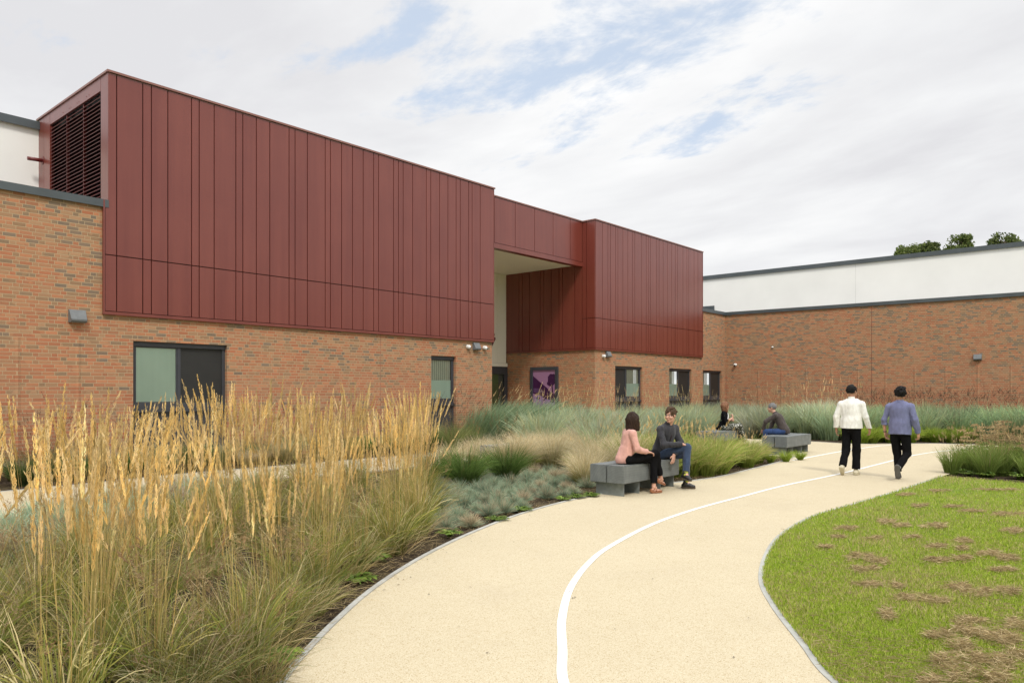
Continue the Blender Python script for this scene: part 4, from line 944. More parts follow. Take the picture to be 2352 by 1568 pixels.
for x, y in ((11.3, 9.75), (11.75, 9.85), (12.2, 9.8), (12.7, 9.9), (11.1, 10.1), (13.2, 9.95)): plant('feather', x, y, None, 'pale feather grass clumps', 1.15, order='pale blond feather clump behind the tussocks')
for px, py in ((1205, 1078), (1245, 1066), (1330, 1078)): plant('meadow', *G(px, py+4), None, 'small green tufts before the feather grass', .8, order='small fresh green tuft between feather grass and fescue')
# meadow grass between the near benches and along the path
mp_ = [(12.0, 6.75), (13.4, 6.55), (15.0, 6.65), (16.6, 6.8), (17.6, 7.3), (17.4, 8.6), (18.2, 9.9), (16.5, 10.6), (14.3, 10.2), (13.0, 8.6), (12.0, 7.6)]
for q in scatter(mp_, .50, 31, .3):
    if 9.4 < q[0] < 12.05 and q[1] < 7.2: continue
    if q[1] > 8.4 and q[0] > 16.2: continue
    if q[1] > 9.0 and q[0] < 16: kd = 'bluetall'
    else: kd = 'meadow'
    if kd == 'meadow': plant('meadow', *q, None, 'meadow clumps between the benches', 1.2 if q[0] < 15.2 else .88, order='yellow green meadow clump between the benches')
    else: plant('bluetall', *q, s=1.1, merge=('blue_grass', 'tall blue grey grass massed in front of the right block and round the far benches', 'grass'))
for px, py in ((1805, 1060), (1838, 1056), (1770, 1062)): plant('sedge', *G(px, py), None, 'bright sedge tufts at the bed tip', .8, order='bright green sedge tuft at the bed tip')
for q in scatter([(19.1, 10.3), (20.6, 10.2), (21.5, 11.2), (19.6, 11.8)], .5, 33): plant('bluetall', *q, s=1.15, merge=('blue_grass', 'tall blue grey grass massed in front of the right block and round the far benches', 'grass'))
# tall blue-green band in front of the facade, right of the reeds
tb = [(11.8, 12.3), (10.6, 12.0), (13.5, 11.8), (14.8, 10.8), (17.0, 10.9), (18.9, 11.0), (18.9, 12.0), (15, 12.15), (12, 12.0)]
for q in scatter([(13.8, 11.2), (15, 10.6), (17.6, 10.6), (18.8, 11.2), (18.9, 12.1), (14, 12.0)], .5, 41, .3): plant('bluetall', *q, s=1.2, merge=('blue_grass', 'tall blue grey grass massed in front of the right block and round the far benches', 'grass'))
for px, py in ((1085, 1022), (1120, 1024), (1160, 1022), (1205, 1018), (1250, 1012), (1140, 1010), (1190, 1006)):
    plant('leaning', *G(px, py), None, 'leaning clumps before the recess', 1.26, rz=0, order='blue green clump leaning right before the recess')
for px, py in ((1040, 1035), (1070, 1030), (1020, 1028), (1055, 1012)):
    plant('moor', *G(px, py), None, 'dark plumed clumps below the narrow window', 1.15, order='dark plumed clump below the narrow window')
for px, py in ((1290, 1012), (1330, 1010), (1310, 1000), (1370, 1004), (1400, 1012), (1440, 1006), (1350, 1020), (1480, 1000), (1420, 996), (1270, 1000), (1520, 1004), (1560, 998), (1600, 1004), (1620, 994), (1460, 1016), (1390, 1020)):
    plant('bluetall', *G(px, py), s=1.2, merge=('blue_grass', 'tall blue grey grass massed in front of the right block and round the far benches', 'grass'))
# planting against the facade
for q in scatter([(-3, 14.6), (7, 14.8), (14, 14.7), (18.3, 14.8), (18.3, 16.4), (-3, 16.5)], .62, 51, .3):
    r_ = random.random(); px = pixel(*q)[0]
    near_wall = q[1] > 15.7
    if r_ < .50: plant('feather', *q, s=.8, merge=('facade_grass', 'blond and green grasses along the foot of the brick facade behind the side path', 'grass'))
    elif r_ < .72: plant('moor', *q, s=.95, merge=('facade_grass', 'blond and green grasses along the foot of the brick facade behind the side path', 'grass'))
    else: plant('dark', *q, s=.8, merge=('facade_grass', 'blond and green grasses along the foot of the brick facade behind the side path', 'grass'))
for q in scatter([(24.9, 14.9), (35.5, 14.4), (35.8, 16.3), (24.9, 16.4)], .75, 55, .3):
    plant('bluetall', *q, s=1.1, merge=('blue_grass', 'tall blue grey grass massed in front of the right block and round the far benches', 'grass'))
for q in scatter([(24.9, 10.6), (25.8, 8.6), (26.6, 9.4), (30, 11.0), (26, 11.6)], .62, 57, .3): plant('bluetall', *q, s=1.2, merge=('blue_grass', 'tall blue grey grass massed in front of the right block and round the far benches', 'grass'))
for q in scatter([(27.5, 10.8), (33, 10.6), (35.6, 12), (35.6, 13.3), (31, 11.9)], .8, 58, .3): plant('deepgreen', *q, None, 'dark green clumps in the corner', 1.0, order='dark green strappy plant in the inside corner')
# the long bed below the side wing
for q in scatter([(25.4, 8.6), (25.5, 7.2), (27.2, 5.8), (27.8, 3.4), (28.2, -1), (27.6, -6), (31.5, -6), (31.5, 9.2), (28, 10.2)], .66, 61, .3):
    px = pixel(*q)[0]
    if px < 1960: plant('bluetall', *q, s=1.27, merge=('wing_grass', 'tall blue green grass massed below the brick wall of the side wing', 'grass'))
    elif px < 2110: plant('bluegreen', *q, s=1.2, merge=('wing_grass', 'tall blue green grass massed below the brick wall of the side wing', 'grass'))
    else: plant('bluegreen', *q, s=1.27, merge=('wing_grass', 'tall blue green grass massed below the brick wall of the side wing', 'grass'))
for q in scatter([(31.5, 9.0), (31.5, -6), (35.8, -6), (35.8, 9.5)], 1.3, 63, .3):
    plant('moor', *q, s=1.15, merge=('wing_grass', 'tall blue green grass massed below the brick wall of the side wing', 'grass'))
for i, (px, py) in enumerate([(1995, 1016), (2010, 1012), (2035, 1014), (2140, 1013), (2160, 1010), (2185, 1012), (2215, 1010), (2245, 1010), (2275, 1008), (2310, 1008), (2345, 1008), (2020, 1008), (2120, 1012), (1950, 1015), (1975, 1016), (2060, 1014), (2085, 1014), (2175, 1014), (2200, 1014), (2230, 1012), (2260, 1010)]):
    x, y = G(px, py+3); plant('sedge', x+.42, y, None, 'sedge tufts along the far path edge', 1.45, order='bright sedge tuft along the far path edge')
# the bed at the right, beyond the lawn
for px, py in ((2185, 1086), (2215, 1078), (2240, 1086), (2275, 1080), (2305, 1086), (2340, 1084)): plant('fresh', *G(px, py), None, 'green clumps in the right bed', .85, order='green grass clump among faded sedums')
for px, py in ((2245, 1072), (2290, 1064), (2330, 1068), (2320, 1056)): plant('sedum', *G(px, py), None, 'sedums in the right bed', 1.6, order='faded brown sedum in the right bed')
for q in scatter([(16.5, 2.9), (16.4, .5), (16.2, -1.5), (19.5, -1.5), (20.3, .9), (19.0, 2.2)], .55, 71, .3):
    if edge_dist(q, EDGE_R) < .2: continue
    r_ = random.random()
    if r_ < .45: plant('sedum', *q, None, 'sedums in the right bed', 1.3, order='faded brown sedum in the right bed')
    elif r_ < .8: plant('fresh', *q, None, 'green clumps in the right bed', .85, order='green grass clump among faded sedums')
    else: plant('meadow', *q, None, 'straw green clumps in the right bed', 1.0, order='thin straw green clump among faded sedums')
for px, py in ((2225, 1090), (2262, 1094), (2300, 1090), (2340, 1098), (2320, 1082), (2210, 1084), (2280, 1084)): plant('weed', *G(px, py), None, 'weeds by the lawn', 1.3, order='leafy green weed on soil beside the lawn')
# weeds at the edge of the foreground bed
for k, (px, py, lab) in enumerate([(885, 1290, 'jagged bright green weed at the foot of the last tall reed clump'), (838, 1338, 'flat green weed right against the path edging in the foreground'), (1310, 1150, 'bright green leafy weed spilling over the path edge below the fescue, near the bench'),
    (1212, 1174, 'small yellow green weed at the tip of the fescue front row'), (1055, 1232, 'small green weed under the leftmost front fescue tuft'), (1372, 1140, 'creeping green weed in front of the nearest bench leg'), (1340, 1144, 'spreading lime green weed just left of the nearest bench'),
    (662, 1520, 'sparse pale green weed on bare soil in the bottom foreground'), (440, 1340, 'ferny green weed deep among the golden reeds'), (1160, 1196, 'yellowing weed between two fescue tufts by the path')]):
    x, y = G(px, py); plant('weed', x-.04, y+.12, lab, None, 1.0 if k > 1 else 1.25)

build_merged(); order_labels()
# ---- straw litter on the soil
def litter():
    v = Veg(200); pts = []
    n = 9000; t = v.r.random(n); i = (t*(len(EL)-2)).astype(int); E = np.array(EL)
    d = np.abs(v.r.normal(0, .5, n))+.03; a = E[i]; b = E[i+1]; f = v.r.random(n)[:, None]; p = a+(b-a)*f; nd = b-a; nd = nd/np.linalg.norm(nd, axis=1, keepdims=True)
    q = p+np.stack([-nd[:, 1], nd[:, 0]], 1)*d[:, None]
    base = np.concatenate([q, np.full((n, 1), -.008)], 1); base[:, 2] += v.r.uniform(0, .02, n)
    L = v.r.uniform(.02, .16, n)*np.where(v.r.random(n) < .12, 2.2, 1)
    P = v.arc(base, v.r.uniform(0, 6.28, n), np.full(n, 1.45), v.r.uniform(1.4, 1.75, n), L, 4, .3)
    v.ribbons(P, v.r.uniform(.002, .005, n), v.col(n, DRYB, (.42, .33, .18), (.22, .16, .08), (.10, .07, .04)), face=np.tile([0, 0, 1.], (n, 1)))
    o = meshobj('straw_litter', v.mesh('straw_litter')); tag(o, 'dry straw litter scattered on the soil beside the path', 'litter', kind='stuff')
litter()
# ---- lawn: individual blades, denser where the lawn is near
def lawn_blades():
    v = Veg(300); n = 400000; xs = [p[0] for p in LAWN]
    Zs = 2.9/(1-v.r.random(n)*(1-2.9/19.5)); px = v.r.uniform(1660, 2480, n); u = (px-1176)/F_
    X = Zs*(CT+u*ST); Y = Zs*(ST-u*CT)
    poly = np.array(LAWN); inn = np.zeros(n, bool)
    for i in range(len(poly)):
        x0, y0 = poly[i]; x1, y1 = poly[(i+1) % len(poly)]
        c = ((y0 > Y) != (y1 > Y)) & (X < (x1-x0)*(Y-y0)/((y1-y0) if y1 != y0 else 1e-9)+x0); inn ^= c
    X, Y, Zs = X[inn], Y[inn], Zs[inn]; n = len(X)
    base = np.stack([X, Y, np.full(n, .003)], 1)
    pn = np.sin(X*1.9+1.3*np.sin(Y*1.1))*np.sin(Y*2.3+np.sin(X*.7)*2)+.5*np.sin(X*6.1+Y*3.7)*np.sin(Y*7.3-X*2.9)
    L = v.r.uniform(.018, .042, n)*(1+.2*pn)*(1+Zs*.02)
    P = v.arc(base, v.r.uniform(0, 6.28, n), v.r.uniform(0, .5, n), v.r.uniform(.3, 1.3, n), L, 3)
    c = v.col(n, (.32, .45, .035), (.39, .49, .05), (.24, .34, .03), (.48, .51, .12), var=.2)
    dry = v.r.random(n) < np.clip(.18+.22*pn, .05, .55); c[dry] = v.col(int(dry.sum()), (.60, .50, .26), (.52, .42, .20))
    v.ribbons(P, v.r.uniform(.0024, .0044, n)*(1+Zs*.07), c*.88, c, taper=.25)
    o = meshobj('lawn_grass', v.mesh('lawn_grass')); tag(o, 'short mown green lawn grass', 'grass', kind='stuff')
lawn_blades()
# ---- mown clippings lying in windrows and heaps on the lawn
def clippings():
    v = Veg(400)
    H = [((q0+q1)/2, yy, (q1-q0)/2, hh_) for q0, q1, yy, hh_ in ((2009, 2054, 1204, 6), (2057, 2086, 1212, 6), (2108, 2172, 1214, 7), (1920, 1968, 1220, 5), (2096, 2128, 1166, 4), (2198, 2240, 1249, 7), (2128, 2179, 1262, 6), (2195, 2220, 1267, 5), (2243, 2294, 1278, 7), (1946, 2000, 1286, 11), (1995, 2038, 1298, 7), (1958, 2012, 1315, 8), (2112, 2182, 1297, 7), (2188, 2233, 1291, 7), (2292, 2345, 1290, 7), (1961, 2028, 1353, 7), (2051, 2073, 1356, 6), (2160, 2224, 1358, 10), (2056, 2120, 1384, 9), (2120, 2179, 1390, 8), (2211, 2272, 1374, 11), (2288, 2339, 1368, 9), (2022, 2057, 1422, 12), (2205, 2272, 1438, 9), (2317, 2358, 1448, 13), (2130, 2190, 1472, 12), (2180, 2250, 1462, 14), (2240, 2320, 1470, 15), (2290, 2350, 1490, 15), (2150, 2230, 1500, 14), (2140, 2200, 1540, 18), (2200, 2270, 1528, 16), (2260, 2330, 1540, 18), (2320, 2380, 1520, 18), (2180, 2250, 1570, 20), (2260, 2340, 1580, 22), (2110, 2160, 1582, 12), (1905, 1935, 1240, 3), (1880, 1910, 1262, 3), (2060, 2100, 1140, 2), (2130, 2180, 1131, 2), (2230, 2330, 1128, 2), (2170, 2210, 1168, 3), (2270, 2352, 1186, 4), (2200, 2260, 1178, 3), (2300, 2350, 1226, 6), (2080, 2120, 1240, 3), (1990, 2020, 1242, 3), (2280, 2330, 1316, 5))]
    for px, py, rx, ry in H:
        x, y = G(px, py); x1, y1 = G(px+rx, py); x2, y2 = G(px, py-ry)
        ux = np.array([x1-x, y1-y]); uy = np.array([x2-x, y2-y]); Zd = depth(x, y)
        area = np.linalg.norm(ux)*np.linalg.norm(uy); n = int(min(3600, 260+area*11000))
        a = v.r.uniform(0, 6.28, n); q = np.abs(v.r.normal(0, .55, n)); k = v.r.integers(0, 9, n)
        off = v.r.uniform(-.95, .95, (9, 2))
        cx = np.cos(a)*q*.42+off[k, 0]; cy = np.sin(a)*q*.5+off[k, 1]*.7
        p = np.array([x, y])+cx[:, None]*ux+cy[:, None]*uy*.9
        hgt = np.maximum(0, 1-(q*.9)**2)*min(.07, .018+ry*.0028)
        base = np.stack([p[:, 0], p[:, 1], .028+hgt*v.r.random(n)], 1)
        L = v.r.uniform(.02, .075, n); l0 = v.r.uniform(1.1, 1.75, n)
        P = v.arc(base, v.r.uniform(0, 6.28, n), l0, l0+v.r.normal(0, .3, n), L, 4, .5)
        c = v.col(n, (.56, .44, .24), (.46, .35, .18), (.68, .55, .33), (.30, .22, .11), var=.15)
        v.ribbons(P, v.r.uniform(.0022, .0036, n)*(1+Zd*.05), c)
    n = 16000                           # loose strays
    Zs = 3.2/(1-v.r.random(n)*(1-3.2/16)); u = (v.r.uniform(1780, 2450, n)-1176)/F_; X = Zs*(CT+u*ST); Y = Zs*(ST-u*CT)
    pn = np.sin(X*2.2+Y*.8)*np.sin(Y*2.9-X)
    ok = np.array([inside((a, b), LAWN) for a, b in zip(X, Y)]) & (v.r.random(n) < .45+.4*pn); X, Y = X[ok], Y[ok]; n = len(X)
    P = v.arc(np.stack([X, Y, v.r.uniform(.02, .045, n)], 1), v.r.uniform(0, 6.28, n), v.r.uniform(1.2, 1.7, n), v.r.uniform(1.2, 1.9, n), v.r.uniform(.03, .09, n), 4, .4)
    v.ribbons(P, v.r.uniform(.0025, .004, n), v.col(n, (.42, .32, .18), (.34, .25, .13)))
    o = meshobj('grass_clippings', v.mesh('grass_clippings')); tag(o, 'brown dried grass clippings lying in heaps on the lawn', 'clippings', kind='stuff')
clippings()
# specks of grit and leaf on the path
def grit():
    r = np.random.default_rng(5); v = Veg(5); P = []
    for px, py in ((1308, 1360), (1316, 1374), (1320, 1372), (1080, 1349), (985, 1365), (1412, 1445), (1054, 1440), (955, 1290), (1180, 1245), (2155, 1022), (2158, 1028), (2117, 1108), (1850, 1150), (1560, 1240), (1720, 1420), (1685, 1510), (1120, 1500), (1500, 1330), (2046, 1065)):
        P.append(G(px, py))
    P += [tuple(np.array(EL[i])+r.normal(0, .05, 2)-np.array([.0, .15])) for i in r.integers(30, 90, 30)]
    P = np.array(P); n = len(P); a = r.uniform(0, 6.28, n); d = np.stack([np.cos(a), np.sin(a), np.zeros(n)], 1)*r.uniform(.006, .016, (n, 1))
    c = np.concatenate([P, np.full((n, 1), .006)], 1); v.ribbons(np.stack([c-d, c+[0, 0, .004], c+d], 1), r.uniform(.006, .012, n), v.col(n, (.05, .035, .025), (.12, .08, .05)), face=np.tile([0, 0, 1.], (n, 1)), taper=.5)
    o = meshobj('path_grit', v.mesh('path_grit')); tag(o, 'small dark bits of leaf and grit on the buff path', 'grit', kind='stuff')
grit()

# ---- trees beyond the side wing
def tree(label, px0, px1, ptop, Z, seed):
    u = ((px0+px1)/2-1176)/F_; x = Z*(CT+u*ST); y = Z*(ST-u*CT); top = 1.65+(HZ-ptop-7)*Z/F_; rad = (px1-px0)*Z/F_/2*.82
    t = empty('oak_tree', label, 'tree', (x, y, 0), 0, 'trees rising over the white upper storey')
    r = random.Random(seed); m = MB(); ch = min(8.5, rad*2.6)
    m.tube([(0, 0, -.1), (.1, 0, top*.3), (0, .1, top-ch*.6), (.1, 0, top-1.2)], [.38, .30, .2, .05], 10)
    v = Veg(seed); clumps = []
    for k in range(46):
        a = r.uniform(0, 6.28); el = r.uniform(-.25, 1.0); q = r.uniform(.55, 1.0)
        c = np.array([rad*q*math.cos(a)*math.sqrt(max(0, 1-el*el*.8)), rad*q*math.sin(a)*math.sqrt(max(0, 1-el*el*.8)), top-ch*.55+el*ch*.5*q])
        c[2] = min(c[2]+r.uniform(-.5, .5), top-.3); clumps.append(c)
        m.tube([(0, 0, top-ch*.75+.2*k % 2), tuple(c*np.array([.5, .5, 1])+np.array([0, 0, -.5])), tuple(c)], [.10, .06, .02], 5)
    for c in clumps:
        n = 110; s = r.uniform(.3, .7); d = v.r.normal(0, 1, (n, 3)); d /= np.linalg.norm(d, axis=1, keepdims=True)
        p = c+d*(v.r.random((n, 1))**.5)*s*np.array([1, 1, .75]); e = v.r.normal(0, 1, (n, 3)); e /= np.linalg.norm(e, axis=1, keepdims=True); e *= .10
        v.ribbons(np.stack([p-e, p+e*.0, p+e], 1), v.r.uniform(.09, .16, n), v.col(n, (.11, .15, .035), (.15, .19, .05), (.06, .09, .025), (.20, .23, .08), var=.2), taper=.35)
    m.build('trunk', M['bark'], t); me = v.mesh('crown'); meshobj('crown', me, t)
tree('bushy tree top rising over the white storey, leftmost of three', 2052, 2112, 556, 72, 1)
tree('narrow pointed tree top over the white storey, close beside the leftmost bushy one', 2104, 2162, 550, 74, 2)
tree('broad round tree top in the middle above the white storey', 2170, 2243, 533, 70, 3)
tree('tree top cut by the right picture edge above the white storey', 2266, 2345, 530, 70, 4)
# ================================================================ PEOPLE
class SDF:
    """a smooth union of tapered limbs and ellipsoids, meshed as one continuous surface"""
    def __init__(s, lo, hi, vox):
        s.lo = np.array(lo, float); s.vox = vox; s.n = np.maximum(4, np.ceil((np.array(hi)-s.lo)/vox).astype(int))
        s.d = np.full(s.n, 1.0, np.float32)
    def win(s, lo, hi):
        a = np.clip(((lo-s.lo)/s.vox).astype(int), 0, s.n-1); b = np.clip(((hi-s.lo)/s.vox).astype(int)+2, 1, s.n)
        ax = [s.lo[i]+np.arange(a[i], b[i])*s.vox for i in range(3)]
        return tuple(slice(a[i], b[i]) for i in range(3)), np.stack(np.meshgrid(*ax, indexing='ij'), -1)
    def put(s, sl, dn, k):
        o = s.d[sl]; h = np.clip(.5+.5*(o-dn)/k, 0, 1); s.d[sl] = o*(1-h)+dn*h-k*h*(1-h)
    def cap(s, a, b, ra, rb, k=.02, flat=None, fs=1.0, cut=False):
        a = np.array(a, float); b = np.array(b, float); m = max(ra, rb)*max(1, fs)+k*1.5+.02
        sl, P = s.win(np.minimum(a, b)-m, np.maximum(a, b)+m)
        ab = b-a; L2 = ab@ab+1e-12; t = np.clip(((P-a)@ab)/L2, 0, 1); q = P-(a+t[..., None]*ab)
        if flat is not None: f = np.array(flat, float); f /= np.linalg.norm(f); q = q+((q@f)*(1/fs-1))[..., None]*f
        s.put(sl, np.linalg.norm(q, axis=-1)-(ra+(rb-ra)*t), k)
    def ell(s, c, r, k=.02, rot=None, sub=False):
        c = np.array(c, float); r = np.array(r, float); m = max(r)+k*1.5+.02
        sl, P = s.win(c-m, c+m); q = P-c
        if rot is not None: q = q@np.array(rot, float)         # columns of rot are the local axes
        dn = (np.linalg.norm(q/r, axis=-1)-1)*min(r)
        if sub: o = s.d[sl]; h = np.clip(.5-.5*(o+dn)/k, 0, 1); s.d[sl] = o*(1-h)+(-dn)*h+k*h*(1-h)
        else: s.put(sl, dn, k)
    def clip(s, p, n, where=None):
        """remove everything on the side of the plane that n points to"""
        sl, P = s.win(s.lo, s.lo+s.n*s.vox) if where is None else s.win(np.array(where[0]), np.array(where[1]))
        n = np.array(n, float); n /= np.linalg.norm(n); s.d[sl] = np.maximum(s.d[sl], ((P-np.array(p))@n))
    def folds(s, amp, scale, seed, stretch=(1, 1, .5)):
        r = np.random.default_rng(seed); out = 0
        for o, am in ((1, 1.0), (2.1, .5)):
            g = r.normal(0, 1, (24, 24, 24)).astype(np.float32)
            ix = [((s.lo[i]+np.arange(s.n[i])*s.vox)*o*stretch[i]/scale) % 24 for i in range(3)]
            w = [(a-np.floor(a)) for a in ix]; w = [a*a*(3-2*a) for a in w]; i0 = [np.floor(a).astype(int) % 24 for a in ix]; i1 = [(a+1) % 24 for a in i0]
            def pick(A, ax, dim):
                sh = [1]*3; sh[dim] = -1
                return np.take(A, i0[dim], axis=dim)*(1-w[dim].reshape(sh))+np.take(A, i1[dim], axis=dim)*w[dim].reshape(sh)
            A = pick(pick(pick(g, 0, 0), 0, 1), 0, 2); out = out+A*am
        s.d += (out*amp).astype(np.float32)
    def mesh(s):
        d = s.d.copy(); d[0] = d[-1] = 1; d[:, 0] = d[:, -1] = 1; d[:, :, 0] = d[:, :, -1] = 1
        ins = d < 0; acc = {}; ids = []; pos = []; edges = []
        nx, ny, nz = d.shape; st = np.array([ny*nz, nz, 1])
        for ax in range(3):
            a = [slice(None)]*3; b = [slice(None)]*3; a[ax] = slice(0, -1); b[ax] = slice(1, None)
            I = np.argwhere(ins[tuple(a)] != ins[tuple(b)])
            if len(I) == 0: continue
            J = I.copy(); J[:, ax] += 1; va = d[tuple(I.T)]; vb = d[tuple(J.T)]; t = va/(va-vb)
            p = I.astype(float); p[:, ax] += t; o1, o2 = [q for q in range(3) if q != ax]
            cells = []
            for e1, e2 in ((0, 0), (-1, 0), (-1, -1), (0, -1)):
                c = I.copy(); c[:, o1] += e1; c[:, o2] += e2; cells.append(c@st); ids.append(c@st); pos.append(p)
            Q = np.stack(cells, 1); flip = ins[tuple(I.T)] == (ax != 1); Q[flip] = Q[flip][:, ::-1]; edges.append(Q)
        ids = np.concatenate(ids); pos = np.concatenate(pos); u, inv = np.unique(ids, return_inverse=True); inv = inv.ravel(); cnt = np.bincount(inv)
        V = np.stack([np.bincount(inv, pos[:, i])/cnt for i in range(3)], 1); V = s.lo+V*s.vox
        Fc = np.concatenate([np.searchsorted(u, Q) for Q in edges])[:, ::-1]
        return V, Fc
    def obj(s, name, mat, parent):
        V, Fc = s.mesh()
        if len(V) == 0: return None
        me = bpy.data.meshes.new(name); me.from_pydata(V.tolist(), [], Fc.tolist()); me.polygons.foreach_set('use_smooth', [True]*len(Fc)); me.update()
        return meshobj(name, me, parent, mat)
def cloth(name, col, rough=.85, bs=.5, sc=160, pattern=None):
    m, t, b = newmat(name); co = coords(t)
    mp = N(t, 'ShaderNodeMapping'); t.links.new(co, mp.inputs[0]); mp.inputs['Scale'].default_value = (1, 1, .45)
    n = NOISE(t, mp.outputs[0], 14, 5, .6); lo = tuple(c*.82 for c in col)+(1,); hi = tuple(min(.9, c*1.16) for c in col)+(1,)
    c = RAMP(t, n, [(.3, lo), (.7, hi)])
    if pattern: c = MIXC(t, RAMP(t, NOISE(t, co, 26, 2, .5, 1.0), [(.40, (0, 0, 0)), (.46, (1, 1, 1))]), c, pattern+(1,))
    t.links.new(c, b.inputs['Base Color']); b.inputs['Roughness'].default_value = rough; b.inputs['Specular IOR Level'].default_value = .2
    b.inputs['Sheen Weight'].default_value = .15
    bump(t, b, MATH(t, 'ADD', MATH(t, 'MULTIPLY', NOISE(t, mp.outputs[0], 22, 4), 1.0), MATH(t, 'MULTIPLY', NOISE(t, co, sc, 2), .15)), bs, .02); return m
def skin(name, col):
    m, t, b = newmat(name); co = coords(t); n = NOISE(t, co, 18, 4)
    t.links.new(RAMP(t, n, [(.3, tuple(c*.9 for c in col)), (.7, (col[0]*1.06, col[1]*.98, col[2]*.96))]), b.inputs['Base Color'])
    b.inputs['Roughness'].default_value = .5; b.inputs['Subsurface Weight'].default_value = .12; b.inputs['Subsurface Radius'].default_value = (.012, .006, .004); return m
def hairm(name, col, col2=None):
    m, t, b = newmat(name); co = coords(t); mp = N(t, 'ShaderNodeMapping'); t.links.new(co, mp.inputs[0]); mp.inputs['Scale'].default_value = (60, 60, 7)
    n = NOISE(t, mp.outputs[0], 1.5, 5, .7); t.links.new(RAMP(t, n, [(.3, tuple(c*.5 for c in col)), (.7, col2 or tuple(c*1.5 for c in col))]), b.inputs['Base Color'])
    b.inputs['Roughness'].default_value = .6; b.inputs['Specular IOR Level'].default_value = .2; bump(t, b, n, .6, .02); return m
LIP = plain('lip', (.42, .20, .15), .5); EYE = plain('eye_dark', (.03, .02, .015), .15); EYW = plain('eye_white', (.6, .58, .55), .2)
def unit(v): v = np.array(v, float); return v/np.linalg.norm(v)
def person(label, loc, yaw, J, sk, hair, top, legs, shoe, vox=.006):
    """J: joints in the person's own frame (x forward, y to the left, z up)"""
    t = empty('person', label, 'person', (loc[0], loc[1], 0), yaw)
    J = {k: (np.array(v, float) if isinstance(v, (list, tuple)) else v) for k, v in J.items()}
    pts = np.array([v for v in J.values() if isinstance(v, np.ndarray) and v.shape == (3,) and abs(v).max() < 3 and True])
    keys = ['pel', 'chest', 'neck', 'head', 'LS', 'RS', 'LE', 'RE', 'LW', 'RW', 'LH', 'RH', 'LK', 'RK', 'LA', 'RA']
    A = np.array([J[k] for k in keys]); lo = A.min(0)-.24; hi = A.max(0)+.24
    f = unit(J['look']); up0 = unit(J.get('hup', np.array([0, 0, 1.]))); l = unit(np.cross(up0, f)); up = np.cross(f, l); Rh = np.stack([f, l, up], 1); hc = J['head']
    hs = J.get('hs', 1.0)
    def H(a, b, c): return hc+Rh@(np.array([a, b, c])*hs)
    w = J.get('w', 1.0)
    sx = unit(J['LS']-J['RS']); ux = unit(J['neck']-J['pel']); fw = np.cross(sx, ux); Rt = np.stack([fw, sx, ux], 1)
    px_ = unit(J['LH']-J['RH'])
    # body
    S = SDF(lo, hi, vox)
    S.ell(J['pel'], (.085, .135*w, .09), .03, np.stack([np.cross(px_, [0, 0, 1]), px_, [0, 0, 1]], 1))
    S.cap(J['pel'], J['chest'], .095*w, .11*w, .03, fw, .8); S.ell(J['chest'], (.095, .145*w, .15), .03, Rt)
    S.cap(J['chest']+ux*.1+sx*.03, J['LS']-sx*.02, .06, .045, .03); S.cap(J['chest']+ux*.1-sx*.03, J['RS']+sx*.02, .06, .045, .03)
    S.cap(J['neck']-ux*.04, H(-.015, 0, -.07), .055*(.9 if w < 1 else 1), .050*(.88 if w < 1 else 1), .02)
    for sd in 'LR':
        S.cap(J[sd+'S'], J[sd+'E'], .043, .036, .02); S.cap(J[sd+'E'], J[sd+'W'], .037, .024, .015)
        S.cap(J[sd+'H'], J[sd+'K'], .070, .050, .03); S.cap(J[sd+'K'], J[sd+'A'], .050, .031, .02)
        tf = unit(J[sd+'T']); a = J[sd+'A']; 
        S.cap(a, a+tf*.03-np.array([0, 0, .02]), .032, .03, .02); S.cap(a-tf*.03-unit(J[sd+'U'])*.05, a+tf*.12-unit(J[sd+'U'])*.062, .027, .020, .02)
    # head
    S.ell(H(-.012, 0, .022), (.095*hs, .074*hs, .093*hs), .02, Rh); S.ell(H(.022, 0, -.045), (.066*hs, .056*hs, .070*hs), .025, Rh)
    S.ell(H(.066, 0, -.098), (.020*hs, .024*hs, .016*hs), .02, Rh)
    S.cap(H(.086, 0, .012), H(.104, 0, -.028), .009*hs, .0135*hs, .012); S.ell(H(.084, 0, .030), (.014*hs, .045*hs, .010*hs), .012, Rh)
    S.ell(H(.086, 0, -.062), (.012*hs, .023*hs, .010*hs), .008, Rh)
    for s_ in (-1, 1):
        S.ell(H(.094, .031*s_, .010), (.014*hs, .017*hs, .011*hs), .008, Rh, sub=True); S.ell(H(-.008, .077*s_, -.005), (.017*hs, .010*hs, .030*hs), .008, Rh); S.ell(H(.06, .042*s_, -.03), (.03*hs, .022*hs, .025*hs), .02, Rh)
    # hands: palm, thumb and four bent fingers
    for sd in 'LR':
        W_ = J[sd+'W']; hd = unit(J[sd+'D']); pn = unit(J[sd+'P']); ac = unit(np.cross(pn, hd))*(1 if sd == 'L' else -1)
        pn = unit(np.cross(hd, ac))*(1 if np.dot(np.cross(hd, ac), pn) > 0 else -1); curl = J.get(sd+'C', .5)
        S.ell(W_+hd*.045, (.052, .041, .017), .012, np.stack([hd, ac, pn], 1)); S.cap(W_-hd*.01, W_+hd*.03, .026, .026, .012, pn, .7)
        for i, (o, ln) in enumerate(((.030, .070), (.011, .080), (-.009, .074), (-.028, .058))):
            b0 = W_+hd*.085+ac*o; cc = curl*(1+.12*i); d1 = unit(hd*math.cos(cc*.7)+pn*math.sin(cc*.7)+ac*o*1.2); d2 = unit(hd*math.cos(cc*1.9)+pn*math.sin(cc*1.9))
            m1 = b0+d1*ln*.52; S.cap(b0-hd*.02, m1, .0095, .0088, .004); S.cap(m1, m1+d2*ln*.5, .0088, .0072, .004)
